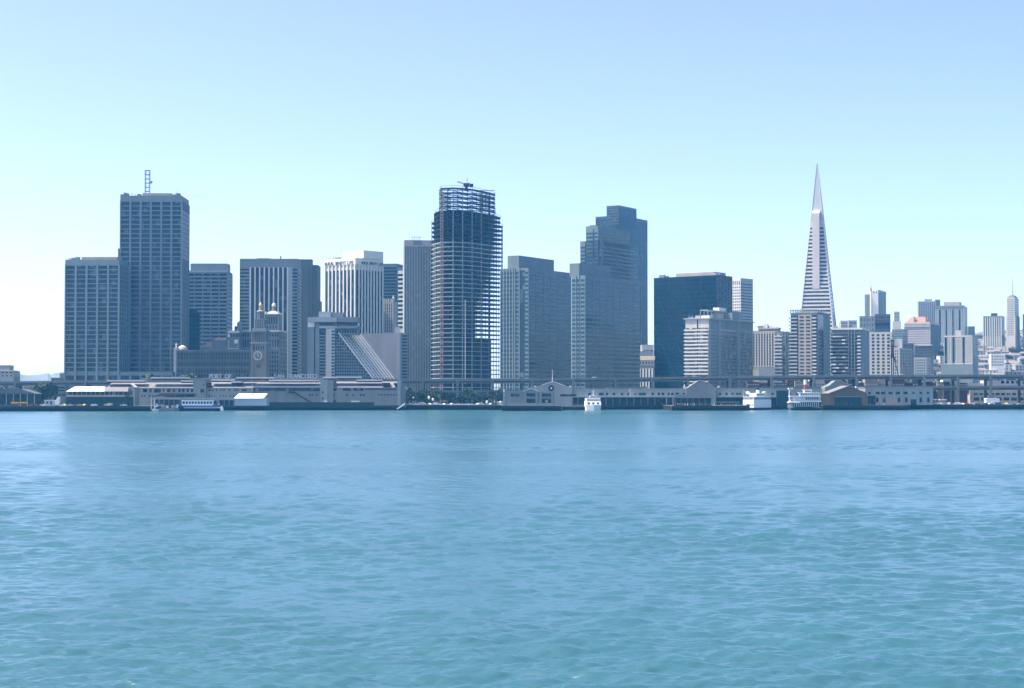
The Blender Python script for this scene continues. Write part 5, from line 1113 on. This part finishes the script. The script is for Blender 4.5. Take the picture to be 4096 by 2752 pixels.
# ------------------------------------------------------------------ boats
def hull(b, name, m, x0, x1, z0, z1, d0, d1, rake0=0, rake1=0, par=None, bow=3):
    mb = MB(); X0, X1 = b.x(x0), b.x(x1); w_ = (d1 - d0) / 2; c = (d0 + d1) / 2
    bot = [(X0 + rake0 + 1, c - w_*.8), (X1 - rake1 - bow, c - w_*.8), (X1 - rake1, c), (X1 - rake1 - bow, c + w_*.8), (X0 + rake0 + 1, c + w_*.8), (X0 + rake0, c)]
    top = [(X0, c - w_), (X1 - bow, c - w_), (X1, c), (X1 - bow, c + w_), (X0, c + w_), (X0 - .3, c)]
    return mb.prism(bot, z0, z1, top).build(name, m, par or b.o)
b = Bl('excursion_boat', 'long low excursion boat, dark hull with white stripe and blue deck, moored at left', 'boat', 800, 1212, 0)
hull(b, 'hull', WOOD, 720, 895, -.6, 2.0, -5, 2, 0, 2); hull(b, 'white_stripe', SHIPW, 740, 893, 1.5, 2.5, -5.1, 2.1, 0, .8); hull(b, 'blue_deck', BLUEC, 722, 880, 2.5, 3.5, -4.6, 1.6, 0, .5)
b.box('cabin', SHIPW, 728, 850, 1603, 1622, -3.5, 1); 
for k in range(10): b.box('window', GLB, 731 + k*12, 739 + k*12, 1606, 1615, -3.65, -3.4)
b.box('cabin_roof', SHIPW, 725, 854, 1601, 1603, -4, 1.4)
b = Bl('work_boat', 'small white work boat with open deck at the left end of the moored boats', 'boat', 625, 1203, 0)
hull(b, 'hull', SHIPW, 612, 640, -.4, 1.6, -3, 1, 0, .8); b.box('wheelhouse', SHIPW, 617, 628, 1616, 1628, -2.2, .2); b.box('window', GLB, 618, 627, 1618, 1622, -2.35, -2.1)
b = Bl('barge', 'grey open barge loaded with equipment between the work boat and the excursion boat', 'barge', 680, 1204, 0)
hull(b, 'hull', GREYM, 640, 720, -.4, 2.0, -4, 2, 0, .5); 
for k in range(7): b.box('deck_gear', [CONL, GREYM, WHITE, TEAL][k % 4], 646 + k*10, 651 + k*10 + (k % 3), 1618 + (k % 3) * 3, 1632, -2, .5)
b.box('gantry', WHITE, 604, 606, 1590, 1640, 0, .5); b.box('gantry', WHITE, 618, 620, 1592, 1640, 0, .5)
b = Bl('fender_buoy', 'white sloping float at the right end of the excursion boat', 'float', 888, 1208, 0); b.gable('float', SHIPW, [(881, 1642), (893, 1642), (889, 1624), (883, 1624)], -1.5, 1)
# small ferry seen from the front
b = Bl('passenger_ferry', 'small white ferry seen bow on with three decks and a mast, beside the ferry house', 'ferry', 2373, 1262, 0)
X0, X1 = b.x(2343), b.x(2404); c = (X0 + X1) / 2; w_ = (X1 - X0) / 2
MB().prism([(c - w_*.9, 0), (c - w_*.9, -3), (c, -6.5), (c + w_*.9, -3), (c + w_*.9, 0), (c + w_*.9, 26), (c - w_*.9, 26)], -.5, 4.0, [(c - w_, 0), (c - w_, -4), (c, -8), (c + w_, -4), (c + w_, 0), (c + w_, 27), (c - w_, 27)]).build('hull', SHIPW, b.o)
MB().box(c - w_, c + w_, -1, 26, 4.0, 6.3).build('main_cabin', SHIPW, b.o); MB().box(c - w_*.92, c + w_*.92, .5, 24, 6.3, 8.6).build('upper_cabin', SHIPW, b.o); MB().box(c - w_*.45, c + w_*.4, 2, 8, 8.6, 10.4).build('pilot_house', SHIPW, b.o)
MB().box(c - w_*.85, c + w_*.85, .3, .6, 6.9, 7.6).build('window_band', GLB, b.o); MB().box(c - w_*.38, c + w_*.34, 1.8, 2.2, 9.2, 9.9).build('window_band', GLB, b.o)
for s_ in (-.6, -.02, .58): MB().box(c + s_*w_ - .75, c + s_*w_ + .75, -1.2, -.9, 4.3, 5.5).build('bow_opening', GLB, b.o)
MB().cyl(c + .2, 6, 10.4, 14.6, .28, .1, n=6).build('mast', WHITE, b.o); MB().box(c - .9, c + 1.3, 5.9, 6.1, 13.1, 13.3).build('mast_yard', WHITE, b.o); MB().box(c - w_*.95, c + w_*.95, -.6, -.4, 8.6, 9.3).build('top_rail', SHIPG, b.o)
# white ferry at an angle
g = thing('white_ferry', 'large white ferry with lit bow, dark hull and black-capped funnel, right of the fender pier', 'ferry', (*at(3015, 1275)[:2], 0), -R(38))
def bx(name, m, x0, x1, y0, y1, z0, z1): return MB().box(x0, x1, y0, y1, z0, z1).build(name, m, g)
MB().prism([(-8, .6), (-.4, .6), (-.2, 26), (-8, 26), (-10.5, 13)], -.6, 1.7, [(-9, 0), (0, 0), (0, 26), (-9, 26), (-11.5, 13)]).build('hull', WOOD, g)
bx('main_deck_wall', SHIPW, -9, 0, 0, 25, 1.7, 7.5); bx('promenade_recess', GREYM, -8.4, -1.2, .4, 24, 7.5, 9.3); bx('promenade_roof', SHIPW, -9, 0, 0, 25, 9.3, 9.7)
bx('upper_wall', SHIPG, -.9, -.05, .2, 24, 7.5, 9.3); bx('house', SHIPW, -7, -1.5, 6, 20, 9.7, 12.2)
for k in range(6): bx('window', GLB, -.1, .15, 3 + k*3.6, 4.6 + k*3.6, 8, 8.9)
for k in range(4): bx('window', GLB, -1.6, -1.35, 7.4 + k*3.2, 9.2 + k*3.2, 10.6, 11.6)
for k in range(5): bx('porthole', GLB, -7.8+k*1.6, -7.1+k*1.6, -.12, .1, 3.4, 4.0)
for k in range(9): bx('rail_post', SHIPW, -8.8 + k*1.05, -8.65 + k*1.05, .05, .2, 7.5, 9.3)
MB().cyl(-4.2, 13, 12.2, 14.6, 1.3, 1.2, n=14).build('funnel', SHIPW, g); MB().cyl(-4.2, 13, 14.6, 15.8, 1.25, 1.2, n=14).build('funnel_cap', BLACKC, g)
for (x_, y_) in ((-8.3, 6), (-1.2, 17)): MB().lathe(0, 0, [(.2, -2.6), (.9, -1.6), (1.1, 0), (.9, 1.6), (.2, 2.6)], n=10).build('lifeboat', SHIPW, g).matrix_local = Matrix.Translation((x_, y_, 12.4)) @ Matrix.Rotation(R(90), 4, 'X')
MB().bar((-9, 1, 9.7), (-9, 1, 14.5), .12).build('mast', WHITE, g); MB().bar((-9, 1, 14), (-6, 5, 11), .08).build('stay', WHITE, g)
# paddle steamer
b = Bl('paddle_steamer', 'old white paddle steamer with stacked decks and a tall red and white funnel', 'steamboat', 3222, 1272, 0)
hull(b, 'hull', WOOD, 3160, 3288, -.6, 1.4, -4.5, 5, 1, 1); b.box('lower_deck_wall', TEAL, 3176, 3284, 1608, 1628, -3.5, 4)
for k in range(13): b.box('lower_post', SHIPW, 3178 + k*8, 3179.5 + k*8, 1607, 1628, -4.1, -3.7)
b.box('main_deck', SHIPW, 3162, 3286, 1604, 1607, -4.5, 5); b.box('sponson', SHIPW, 3156, 3200, 1607.3, 1612, -4.8, 4)
b.box('middle_cabin', SHIPG, 3178, 3280, 1587, 1604, -3.2, 3.6); b.box('middle_rail', SHIPW, 3162, 3205, 1596, 1598.5, -4.5, -4.3); b.box('upper_deck', SHIPW, 3160, 3284, 1584, 1587, -4.3, 4.5)
for k in range(7): b.box('window', GLB, 3224 + k*7.5, 3228 + k*7.5, 1590, 1598, -3.35, -3.1)
for k in range(9): b.box('rail_post', SHIPW, 3164 + k*6.5, 3165.2 + k*6.5, 1587, 1604, -4.2, -4)
b.box('upper_cabin', SHIPG, 3200, 3276, 1572, 1584, -2.6, 3); b.box('top_roof', SHIPW, 3196, 3280, 1570, 1572, -3.2, 3.6)
for k in range(8): b.box('window', GLB, 3204 + k*9, 3208 + k*9, 1574.5, 1580, -2.75, -2.5)
b.box('wheelhouse', SHIPW, 3216, 3246, 1561, 1570, -1.5, 2); b.box('wheelhouse_roof', SHIPW, 3213, 3249, 1558.5, 1561, -2, 2.6); b.box('window', GLB, 3219, 3243, 1563, 1567, -1.65, -1.4)
zf0, zf1, zf2 = b.z(1559), b.z(1538), b.z(1519)
MB().cyl(b.x(3220), 0, zf0, zf1, .75, n=12).build('funnel', REDP, b.o); MB().cyl(b.x(3221), 0, zf1, zf2, 1.05, n=12).build('funnel_top', SHIPW, b.o)
b.box('stern_post', SHIPW, 3156, 3160, 1553, 1607, -3, -2.3); b.box('stern_beam', SHIPW, 3155, 3173, 1552, 1557, -3, 1)
for k in range(8): a = k * math.pi / 8; MB().bar((b.x(3163) - 2.6*math.cos(a), -1, 2.8 - 2.6*math.sin(a)), (b.x(3163) + 2.6*math.cos(a), -1, 2.8 + 2.6*math.sin(a)), .16).build('paddle_spoke', SHIPW, b.o)
# ------------------------------------------------------------------ cars, people, quay clutter
RUB = mat('tyre_rubber', (0.015, 0.015, 0.015)); CG = mat('car_glass', (0.02, 0.025, 0.03), rough=.1, spec=.6, var=0)
def car_proto(cname, col, van):
    g = thing('parked_car', 'x', 'van' if van else 'car'); m = mat('car_paint_' + cname, col, rough=.3, var=.03, spec=.6)
    L, H = (4.9, 1.95) if van else (4.5, 1.0)
    mb = MB()
    def side(pts, w_):
        n = len(pts); i = len(mb.v); mb.v += [(a, -w_, z) for a, z in pts] + [(a, w_, z) for a, z in pts]; mb.f.append(tuple(range(i, i+n))); mb.f.append(tuple(range(i+2*n-1, i+n-1, -1)))
        for k in range(n): mb.f.append((i+k, i+n+k, i+n+(k+1) % n, i+(k+1) % n))
    if van: side([(-2.4, .35), (2.4, .35), (2.45, 1.0), (1.9, 1.15), (1.4, 1.95), (-2.4, 1.95)], .9)
    else: side([(-2.25, .3), (2.25, .3), (2.25, .75), (1.2, .88), (.45, 1.38), (-1.1, 1.38), (-1.75, .92), (-2.25, .88)], .85)
    mb.build('body', m, g)
    if van:
        MB().box(.5, 1.45, -.92, .92, 1.2, 1.7).build('windows', CG, g)
    else: 
        mb = MB(); side([(-1.55, .93), (1.0, .93), (.42, 1.3), (-1.08, 1.3)], .87); mb.build('windows', CG, g)
    for (i, j) in ((-1.4, -.8), (1.4, -.8), (-1.4, .8), (1.4, .8)): MB().cyl(i, .33, j - .12, j + .12, .33, n=12, axis='y').build('wheel', RUB, g)
    remember(g); return g
cps = {}
for cn, col in (('white', (.8, .8, .78)), ('silver', (.5, .5, .52)), ('red', (.45, .03, .02)), ('dark_blue', (.02, .04, .15)), ('black', (.02, .02, .02)), ('yellow', (.7, .45, .05)), ('beige', (.5, .43, .32)), ('green', (.04, .14, .07))):
    for van in (False, True):
        if van and cn not in ('white', 'beige', 'dark_blue'): continue
        cps[(cn, van)] = car_proto(cn, col, van)
rc = random.Random(3); cused = set(); names = list(cps)
CARS = {}
def put_car(px, D, where, group, z=3.42, pick=None):
    k = pick or rc.choice(names + [('white', False)] * 5 + [('silver', False)] * 2 + [('white', True)]); pr = cps[k]; o = pr if k not in cused else copy_tree(pr); cused.add(k)
    o.location = (at(px, D)[0], D, z); o.rotation_euler.z = R(rc.choice((0, 180)) + rc.uniform(-8, 8)) if rc.random() < .7 else R(90 + rc.uniform(-10, 10))
    CARS.setdefault(where, []).append((o, f"{k[0].replace('_', ' ')} {'van' if k[1] else 'car'}")); return tag(o, 'x', 'van' if k[1] else 'car', group)
px = 1630
while px < 2004: put_car(px, 1306 + rc.uniform(0, 3), 'the front quay row right of the terminal', 'cars parked in the quay gap'); px += rc.uniform(26, 38)
px = 1640
while px < 2000: put_car(px, 1318 + rc.uniform(0, 3), 'the back quay row right of the terminal', 'cars parked in the quay gap'); px += rc.uniform(28, 55)
for row, D in enumerate((1332, 1338.5, 1344)):
    px = 3740 + row * 9 if row else 3770
    while px < 4300:
        put_car(px, D, f"the {('front', 'middle', 'back')[row]} row of the right-hand car park", 'cars in the right-hand car park'); px += rc.uniform(25.5, 33)
for px, D, k in ((190, 1216, ('white', True)), (172, 1214, ('white', False)), (258, 1214, ('white', False)), (280, 1213, ('silver', False)), (318, 1212, ('yellow', True) if ('yellow', True) in cps else ('yellow', False)), (340, 1212, ('yellow', False)), (375, 1212, ('white', False)), (436, 1212, ('beige', True)), (495, 1212, ('white', False)), (20, 1212, ('dark_blue', False)), (130, 1215, ('red', False)), (60, 1213, ('black', False))):
    put_car(px, D, 'the row of vehicles along the far left quay', 'cars on the left quay', pick=k)
for px, (k) in ((700, ('white', True)), (231, ('yellow', False)), (1560, ('white', False)), (2740, ('white', False)), (3610, ('white', True)), (3880, ('red', False)), (2380, ('white', True)), (425, ('silver', False))):
    o = put_car(px, DF - 3, 'driving', 'cars on the upper freeway deck', z=zz(ky(px), DF) - 1.1, pick=k); o.rotation_euler.z = 0
    o['label'] = f"{k[0]} {'van' if k[1] else 'car'} driving on the upper freeway deck " + {700: 'before the tallest gridded tower', 231: 'left of the shorter gridded tower', 1560: 'before the terraced hotel end wall', 2740: 'before the braced black tower', 3610: 'right of the pile driver', 3880: 'before the white slotted hill tower', 2380: 'before the lower front slab tower', 425: 'before the shorter gridded tower'}[px]
for where, cs in CARS.items():
    if where != 'driving': rank_labels(cs, '{look}, {n} from left in ' + where)
for k, pr in cps.items():
    if k not in cused:
        for q in KIDS.get(pr.name, []): bpy.data.objects.remove(q)
        bpy.data.objects.remove(pr)
# tents and booths on the right car park and a white boat on a trailer
for i, (x0, x1) in enumerate(((3945, 3998),)):
    b = Bl('white_marquee', 'white flat marquee among the parked cars below the white factory', 'tent', x0, 1350, 3.4); b.box('side', SHIPW, x0, x1, 1597, 1611, 0, 6); b.gable('roof', SHIPW, [(x0 - 2, 1597), (x1 + 2, 1597), (x1 - 3, 1593), (x0 + 3, 1593)], -.4, 6.5)
b = Bl('ticket_booth', 'low white flat-roofed booth beside the pale pier building in the car park', 'booth', 3745, 1340); b.box('wall', SHED, 3736, 3745, 1600, None, 0, 4); b.box('roof', WHITE, 3733, 3748, 1596, 1600, -.5, 4.5); b = Bl('ticket_booth', 'wider white-roofed booth left of the car park tents', 'booth', 3770, 1341); b.box('wall', SHED, 3762, 3784, 1601, None, 0, 4); b.box('roof', WHITE, 3759, 3787, 1597, 1601, -.5, 4.5)
b = Bl('dry_docked_boat', 'white boat bow standing upright on the far left quay beside a white shed', 'boat', 229, 1210); b.gable('hull', SHIPW, [(220, 1620), (222, 1602), (231, 1589), (237, 1590), (237, 1606), (233, 1620)], 0, 3); b.box('cradle', GREYM, 221, 235, 1618, None, .5, 2.5)
b = Bl('white_site_shed', 'small white site shed with dark openings left of the upright boat', 'shed', 195, 1211); b.box('wall', SHIPG, 178, 219, 1602, None, 0, 4); b.box('roof', SHIPW, 176, 220, 1600.5, 1602, -.4, 4.4); b.box('opening', GLB, 186, 192, 1606, 1614, -.2, .1); b.box('opening', GLB, 202, 207, 1605, 1618, -.2, .1)
b = Bl('bush_planter', 'yellow green clipped hedge on the left quay near the pavilion', 'hedge', 143, 1212)
mb = MB(); r_ = random.Random(4)
for k in range(300): p = Vector((b.x(127 + 31 * r_.random()), r_.random() * 2, r_.random() * 2.2)); mb.poly([p, p + Vector((r_.uniform(-.4, .4), r_.uniform(-.3, .3), .3)), p + Vector((r_.uniform(-.4, .4), .1, -.3))])
mb.build('foliage', LEAF, b.o)
for i, (px, D, yt, yb) in enumerate(((1654, 1315, 1586, 1596), (1716, 1312, 1584, 1597), (1732, 1313, 1592, 1604), (1948, 1316, 1602, 1614), (2002, 1316, 1604, 1614))):
    b = Bl('pole_sign', ['beige round sign', 'white oval sign', 'white blob-shaped sign', 'small white kiosk cone', 'small white pointed tent'][i] + ' on a post ' + ['left part', 'left centre', 'left centre, lower,', 'right part', 'right end'][i] + ' of the quay gap', 'sign', px, D)
    MB().cyl(0, 0, 0, b.z(yb) + .1, .1, n=6).build('post', GREYM, b.o); MB().lathe(0, 0, [(.5, b.z(yb)), (.9, b.z(yb) + .6), (.8, b.z(yt) - .5), (.15, b.z(yt))], n=10).build('panel', CONB if i == 0 else WHITE, b.o)
b = Bl('kerb_wall', 'long low white kerb wall along the edge of the quay gap', 'wall', 1900, 1303); b.box('wall', WHITE, 1780, 2002, 1619, None, 0, .5)

# people on the fender pier
SKIN = mat('skin', (0.42, 0.26, 0.18), var=.05)
def person_mesh(seed, m):
    r = random.Random(seed); st = r.uniform(.08, .22); sw = r.uniform(-.15, .2)
    V = [(0, 0, .95), (0, 0, 1.2), (0, 0, 1.42), (0, 0, 1.52), (0, 0, 1.66), (.19, 0, 1.4), (.25, sw, 1.12), (.26, sw + .1, .86), (-.19, 0, 1.4), (-.25, -sw, 1.12), (-.26, -sw + .1, .86), (.09, 0, .9), (.1 + .02, st, .48), (.12, st * .6, .06), (-.09, 0, .9), (-.12, -st, .48), (-.12, -st * 1.1, .06), (.12, st * .6 + .16, .03), (-.12, -st * 1.1 + .16, .03)]
    Eg = [(0, 1), (1, 2), (2, 3), (3, 4), (2, 5), (5, 6), (6, 7), (2, 8), (8, 9), (9, 10), (0, 11), (11, 12), (12, 13), (0, 14), (14, 15), (15, 16), (13, 17), (16, 18)]
    Rr = [.15, .15, .16, .06, .115, .07, .05, .04, .07, .05, .04, .1, .075, .05, .1, .075, .05, .045, .045]
    me = bpy.data.meshes.new('p'); me.from_pydata(V, Eg, []); o = bpy.data.objects.new('p', me); COL.objects.link(o)
    md = o.modifiers.new('s', 'SKIN'); md.use_smooth_shade = True
    for k, q in enumerate(me.skin_vertices[0].data): q.radius = (Rr[k], Rr[k]); q.use_root = (k == 0)
    s2 = o.modifiers.new('u', 'SUBSURF'); s2.levels = 1; s2.render_levels = 1
    dg = bpy.context.evaluated_depsgraph_get(); mm = bpy.data.meshes.new_from_object(o.evaluated_get(dg)); bpy.data.objects.remove(o)
    mm.name = 'person'; mm.materials.clear(); mm.materials.append(m); mm.materials.append(SKIN)
    for p in mm.polygons:
        if p.center.z > 1.5: p.material_index = 1
    return mm
CL = [('dark jacket', mat('dark_cloth', (.02, .02, .03))), ('blue shirt', mat('blue_cloth', (.05, .09, .25))), ('white shirt', mat('white_cloth', (.7, .7, .68))), ('red top', mat('red_cloth', (.4, .05, .04))), ('beige coat', mat('beige_cloth', (.4, .33, .24)))]
pm = {(c[0], s): person_mesh(s * 7 + i, c[1]) for i, c in enumerate(CL) for s in range(2)}
rp = random.Random(9)
def people(x0, x1, n, D0, D1, where, group, z=3.42):
    ps = []
    for k in range(n):
        c = rp.choice(CL + CL[:1]); px = x0 + (x1 - x0) * (k + rp.random() * .7) / n; D = rp.uniform(D0, D1)
        o = bpy.data.objects.new('person', pm[(c[0], k % 2)]); COL.objects.link(o); o.location = (at(px, D)[0], D, z); o.rotation_euler.z = rp.uniform(0, 6.28); o.scale = (1, 1, rp.uniform(.95, 1.07))
        tag(o, 'x', 'person', group); ps.append((o, f'person in a {c[0]}'))
    rank_labels(ps, '{look}, {n} from left among those ' + where)
people(2700, 2960, 34, 1248.5, 1258, 'on the fender pier', 'people on the fender pier'); people(620, 900, 12, 1214.5, 1222, 'under the white canopies', 'people under the canopies'); people(60, 500, 16, 1206.5, 1210, 'on the far left quay edge', 'people on the left quay'); people(2250, 2340, 5, 1284, 1290, 'on the low dock', 'people on the low dock', 2.62); people(3340, 3600, 8, 1286, 1290, 'by the ochre shed', 'people by the ochre shed')
# umbrellas and dark canopies of the fender pier
us = []
for i in range(9):
    px = 2862 + i * 11.5; D = 1250 + (i % 3) * 2.5; g = thing('pier_umbrella', 'x', 'umbrella', (at(px, D)[0], D, 3.4), 0, 'dark parasols on the fender pier')
    us.append((g, 'dark parasol')); MB().cyl(0, 0, 0, 2.6, .05, n=6).build('pole', GREYM, g); MB().lathe(0, 0, [(1.5, 2.2), (1.1, 2.55), (.1, 2.95)], n=8).build('canopy', TEAL if i % 3 else BLACKC, g)
rank_labels(us, '{look}, {n} from left on the right half of the fender pier'); us = []
for i, px in enumerate(range(2700, 2996, 21)):
    D = 1246.6; g = thing('bollard', 'short timber mooring post along the edge of the fender pier', 'bollard', (at(px, D)[0], D, 3.4), 0, 'mooring posts of the fender pier'); us.append((g, 'short timber mooring post')); MB().cyl(0, 0, 0, .8, .2, n=7).build('post', WOODG, g); MB().cyl(0, 0, .8, 1.0, .26, .18, n=7).build('cap', CONL, g)
rank_labels(us, '{look}, {n} from left along the edge of the fender pier')
for i, (px, D) in enumerate(((2985, 1249), (2992, 1256), (2700, 1247.4), (2712, 1251))): 
    g = thing('mooring_dolphin', f"cluster of dark piles at the {'right' if px > 2900 else 'left'} end of the fender pier, {'outer' if px in (2992, 2700) else 'inner'} one", 'piles', (at(px, D)[0], D - 3.5, -2), 0, 'pile clusters'); 
    for k in range(5): MB().cyl(.5 * math.cos(k * 1.26), .5 * math.sin(k * 1.26), 0, 6.4, .24, n=7).build('pile', WOODG, g)

# houses further along the slope beyond the individually built ones
rs = random.Random(21)
for nm, wm in (('white', OFFW), ('grey', CONL)):
    mb = MB()
    for k in range(260):
        px = rs.uniform(4190, 6200); Dr = rs.uniform(1950, 3050); x_, y_ = at(px, Dr)[:2]; z_ = ter(x_, y_); w_ = rs.uniform(8, 16); h_ = rs.uniform(7, 13); mb.box(x_ - w_/2, x_ + w_/2, y_ - 5, y_ + 5, z_ - 12, z_ + h_)
        mb.prism([(x_-w_/2-.3, y_-5.3), (x_+w_/2+.3, y_-5.3), (x_+w_/2+.3, y_+5.3), (x_-w_/2-.3, y_+5.3)], z_+h_+.01, z_+h_+2, [(x_-w_/2+1, y_-.3), (x_+w_/2-1, y_-.3), (x_+w_/2-1, y_+.3), (x_-w_/2+1, y_+.3)])
    tag(mb.build('distant_houses', wm), f'mass of small {nm} houses further along the slope beyond the right edge', 'houses', kind='stuff')

# ------------------------------------------------------------------ the bay
rng = np.random.default_rng(5)
NCI, NO = 1600, 130; NC = NCI + 2 * NO
v = np.concatenate([np.linspace(CAMZ * F / 42.0, 230, 1150), np.linspace(229.4, CAMZ * F / 1500.0, 300)]); NR = len(v) + 40      # rows get coarser with distance
rows = CAMZ * F / v; rows[-1] = 1500
u = np.linspace(-.42, .42, NCI); du = u[1] - u[0]; og = .3 * 1.062 ** np.arange(NO); off = np.concatenate([-np.cumsum(og)[::-1], np.zeros(NCI), np.cumsum(og)]); u = np.concatenate([np.full(NO, -.42), u, np.full(NO, .42)])
near = rows[0] - np.cumsum(.12 * 1.12 ** np.arange(40)); rows = np.concatenate([near[::-1], rows])
colc = np.concatenate([og[::-1], np.zeros(NCI), og])
Y = np.repeat(rows[:, None], NC, 1); Xg = np.maximum(Y, 42) * u[None, :] + off[None, :]
dr = np.gradient(rows); Z = np.zeros_like(Y); NW = 96
lam = np.exp(rng.uniform(np.log(.38), np.log(7), NW)); dirn = R(262) + rng.normal(0, .47, NW); ph = rng.uniform(0, 6.28, NW)
SL = 0.035
gust = np.zeros_like(Y)
for _ in range(7):
    l = rng.uniform(25, 140); a = rng.uniform(0, 6.28); gust += np.sin(2*np.pi*(Xg*.5*np.cos(a) + Y*np.sin(a))/l + rng.uniform(0, 6.28))
gust = 1 + .16 * gust / 1.9
for l, a, p in zip(lam, dirn, ph):
    k = 2*np.pi/l; amp = SL*l/(2*np.pi)*(1.0 if l < 2.6 else (2.6/l)**.6)
    cell = np.maximum(np.abs(dr) * max(.7, abs(math.sin(a))), np.maximum(rows, 42) * du)
    att = np.clip((l/cell - 1.8)/2, 0, 1)[:, None]
    atc = np.clip((l/np.maximum(colc, 1e-6) - 1.8)/2, 0, 1)[None, :]; att = att*atc
    w0 = np.sin(k*(Xg*math.cos(a) + Y*math.sin(a)) + p); Z += amp*att*(w0 + .18*np.cos(2*(k*(Xg*math.cos(a)+Y*math.sin(a))+p)))
Z *= gust
co = np.stack([Xg, Y, Z], -1).reshape(-1, 3).astype(np.float32)
idx = np.arange(NR*NC).reshape(NR, NC); q = np.stack([idx[:-1, :-1], idx[:-1, 1:], idx[1:, 1:], idx[1:, :-1]], -1).reshape(-1, 4).astype(np.int32)
me = bpy.data.meshes.new('water'); me.vertices.add(len(co)); me.vertices.foreach_set('co', co.ravel()); me.loops.add(q.size); me.loops.foreach_set('vertex_index', q.ravel())
me.polygons.add(len(q)); me.polygons.foreach_set('loop_start', np.arange(0, q.size, 4, dtype=np.int32)); me.polygons.foreach_set('use_smooth', np.ones(len(q), bool)); me.update(calc_edges=True)
WM = bpy.data.materials.new('bay_water'); WM.use_nodes = True; n = WM.node_tree.nodes; l = WM.node_tree.links; b = n['Principled BSDF']
WATER_COL = (0.034, 0.115, 0.145); b.inputs['Roughness'].default_value = .2; b.inputs['IOR'].default_value = 1.33; b.inputs['Specular IOR Level'].default_value = .5
ge = n.new('ShaderNodeNewGeometry'); mp = n.new('ShaderNodeMapping'); mp.inputs['Scale'].default_value = (.012, .03, .03); l.new(ge.outputs['Position'], mp.inputs[0])
ns = n.new('ShaderNodeTexNoise'); ns.inputs['Scale'].default_value = 1; ns.inputs['Detail'].default_value = 4; l.new(mp.outputs[0], ns.inputs['Vector'])
cr = n.new('ShaderNodeValToRGB'); e = cr.color_ramp.elements; e[0].position = .3; e[1].position = .7; e[0].color = (*[c*.9 for c in WATER_COL], 1); e[1].color = (*[c*1.1 for c in WATER_COL], 1)
mp3 = n.new('ShaderNodeMapping'); mp3.inputs['Scale'].default_value = (.006, .02, .03); mp3.inputs['Rotation'].default_value = (0, 0, R(-6)); l.new(ge.outputs['Position'], mp3.inputs[0])
n3 = n.new('ShaderNodeTexNoise'); n3.inputs['Scale'].default_value = 1; n3.inputs['Detail'].default_value = 5; l.new(mp3.outputs[0], n3.inputs['Vector'])
mr = n.new('ShaderNodeMapRange'); mr.inputs['From Min'].default_value = .35; mr.inputs['From Max'].default_value = .65; mr.inputs['To Min'].default_value = .17; mr.inputs['To Max'].default_value = .25; l.new(n3.outputs['Fac'], mr.inputs[0]); l.new(mr.outputs[0], b.inputs['Roughness'])
l.new(ns.outputs['Fac'], cr.inputs[0]); l.new(cr.outputs[0], b.inputs['Base Color'])
mp2 = n.new('ShaderNodeMapping'); mp2.inputs['Scale'].default_value = (1.3, 2.6, 2.0); mp2.inputs['Rotation'].default_value = (0, 0, R(8)); l.new(ge.outputs['Position'], mp2.inputs[0])
n2 = n.new('ShaderNodeTexNoise'); n2.inputs['Scale'].default_value = 1; n2.inputs['Detail'].default_value = 6; n2.inputs['Roughness'].default_value = .6; l.new(mp2.outputs[0], n2.inputs['Vector'])
bp = n.new('ShaderNodeBump'); bp.inputs['Strength'].default_value = .35; bp.inputs['Distance'].default_value = .16; l.new(n2.outputs['Fac'], bp.inputs['Height']); l.new(bp.outputs[0], b.inputs['Normal'])
me.materials.append(WM); wo = bpy.data.objects.new('water', me); COL.objects.link(wo); tag(wo, kind='structure')
# ------------------------------------------------------------------ haze
hm = bpy.data.materials.new('haze_air'); hm.use_nodes = True; n = hm.node_tree.nodes; n.remove(n['Principled BSDF']); pv = n.new('ShaderNodeVolumePrincipled')
pv.inputs['Color'].default_value = (0.12, 0.48, 0.92, 1); pv.inputs['Absorption Color'].default_value = (1, 1, 1, 1); pv.inputs['Density'].default_value = 0.85e-4; pv.inputs['Anisotropy'].default_value = 0.2
hm.node_tree.links.new(pv.outputs[0], n['Material Output'].inputs['Volume'])
tag(MB().box(-8200, 8200, -60, 9700, -4, 290).build('haze', hm), kind='stuff')
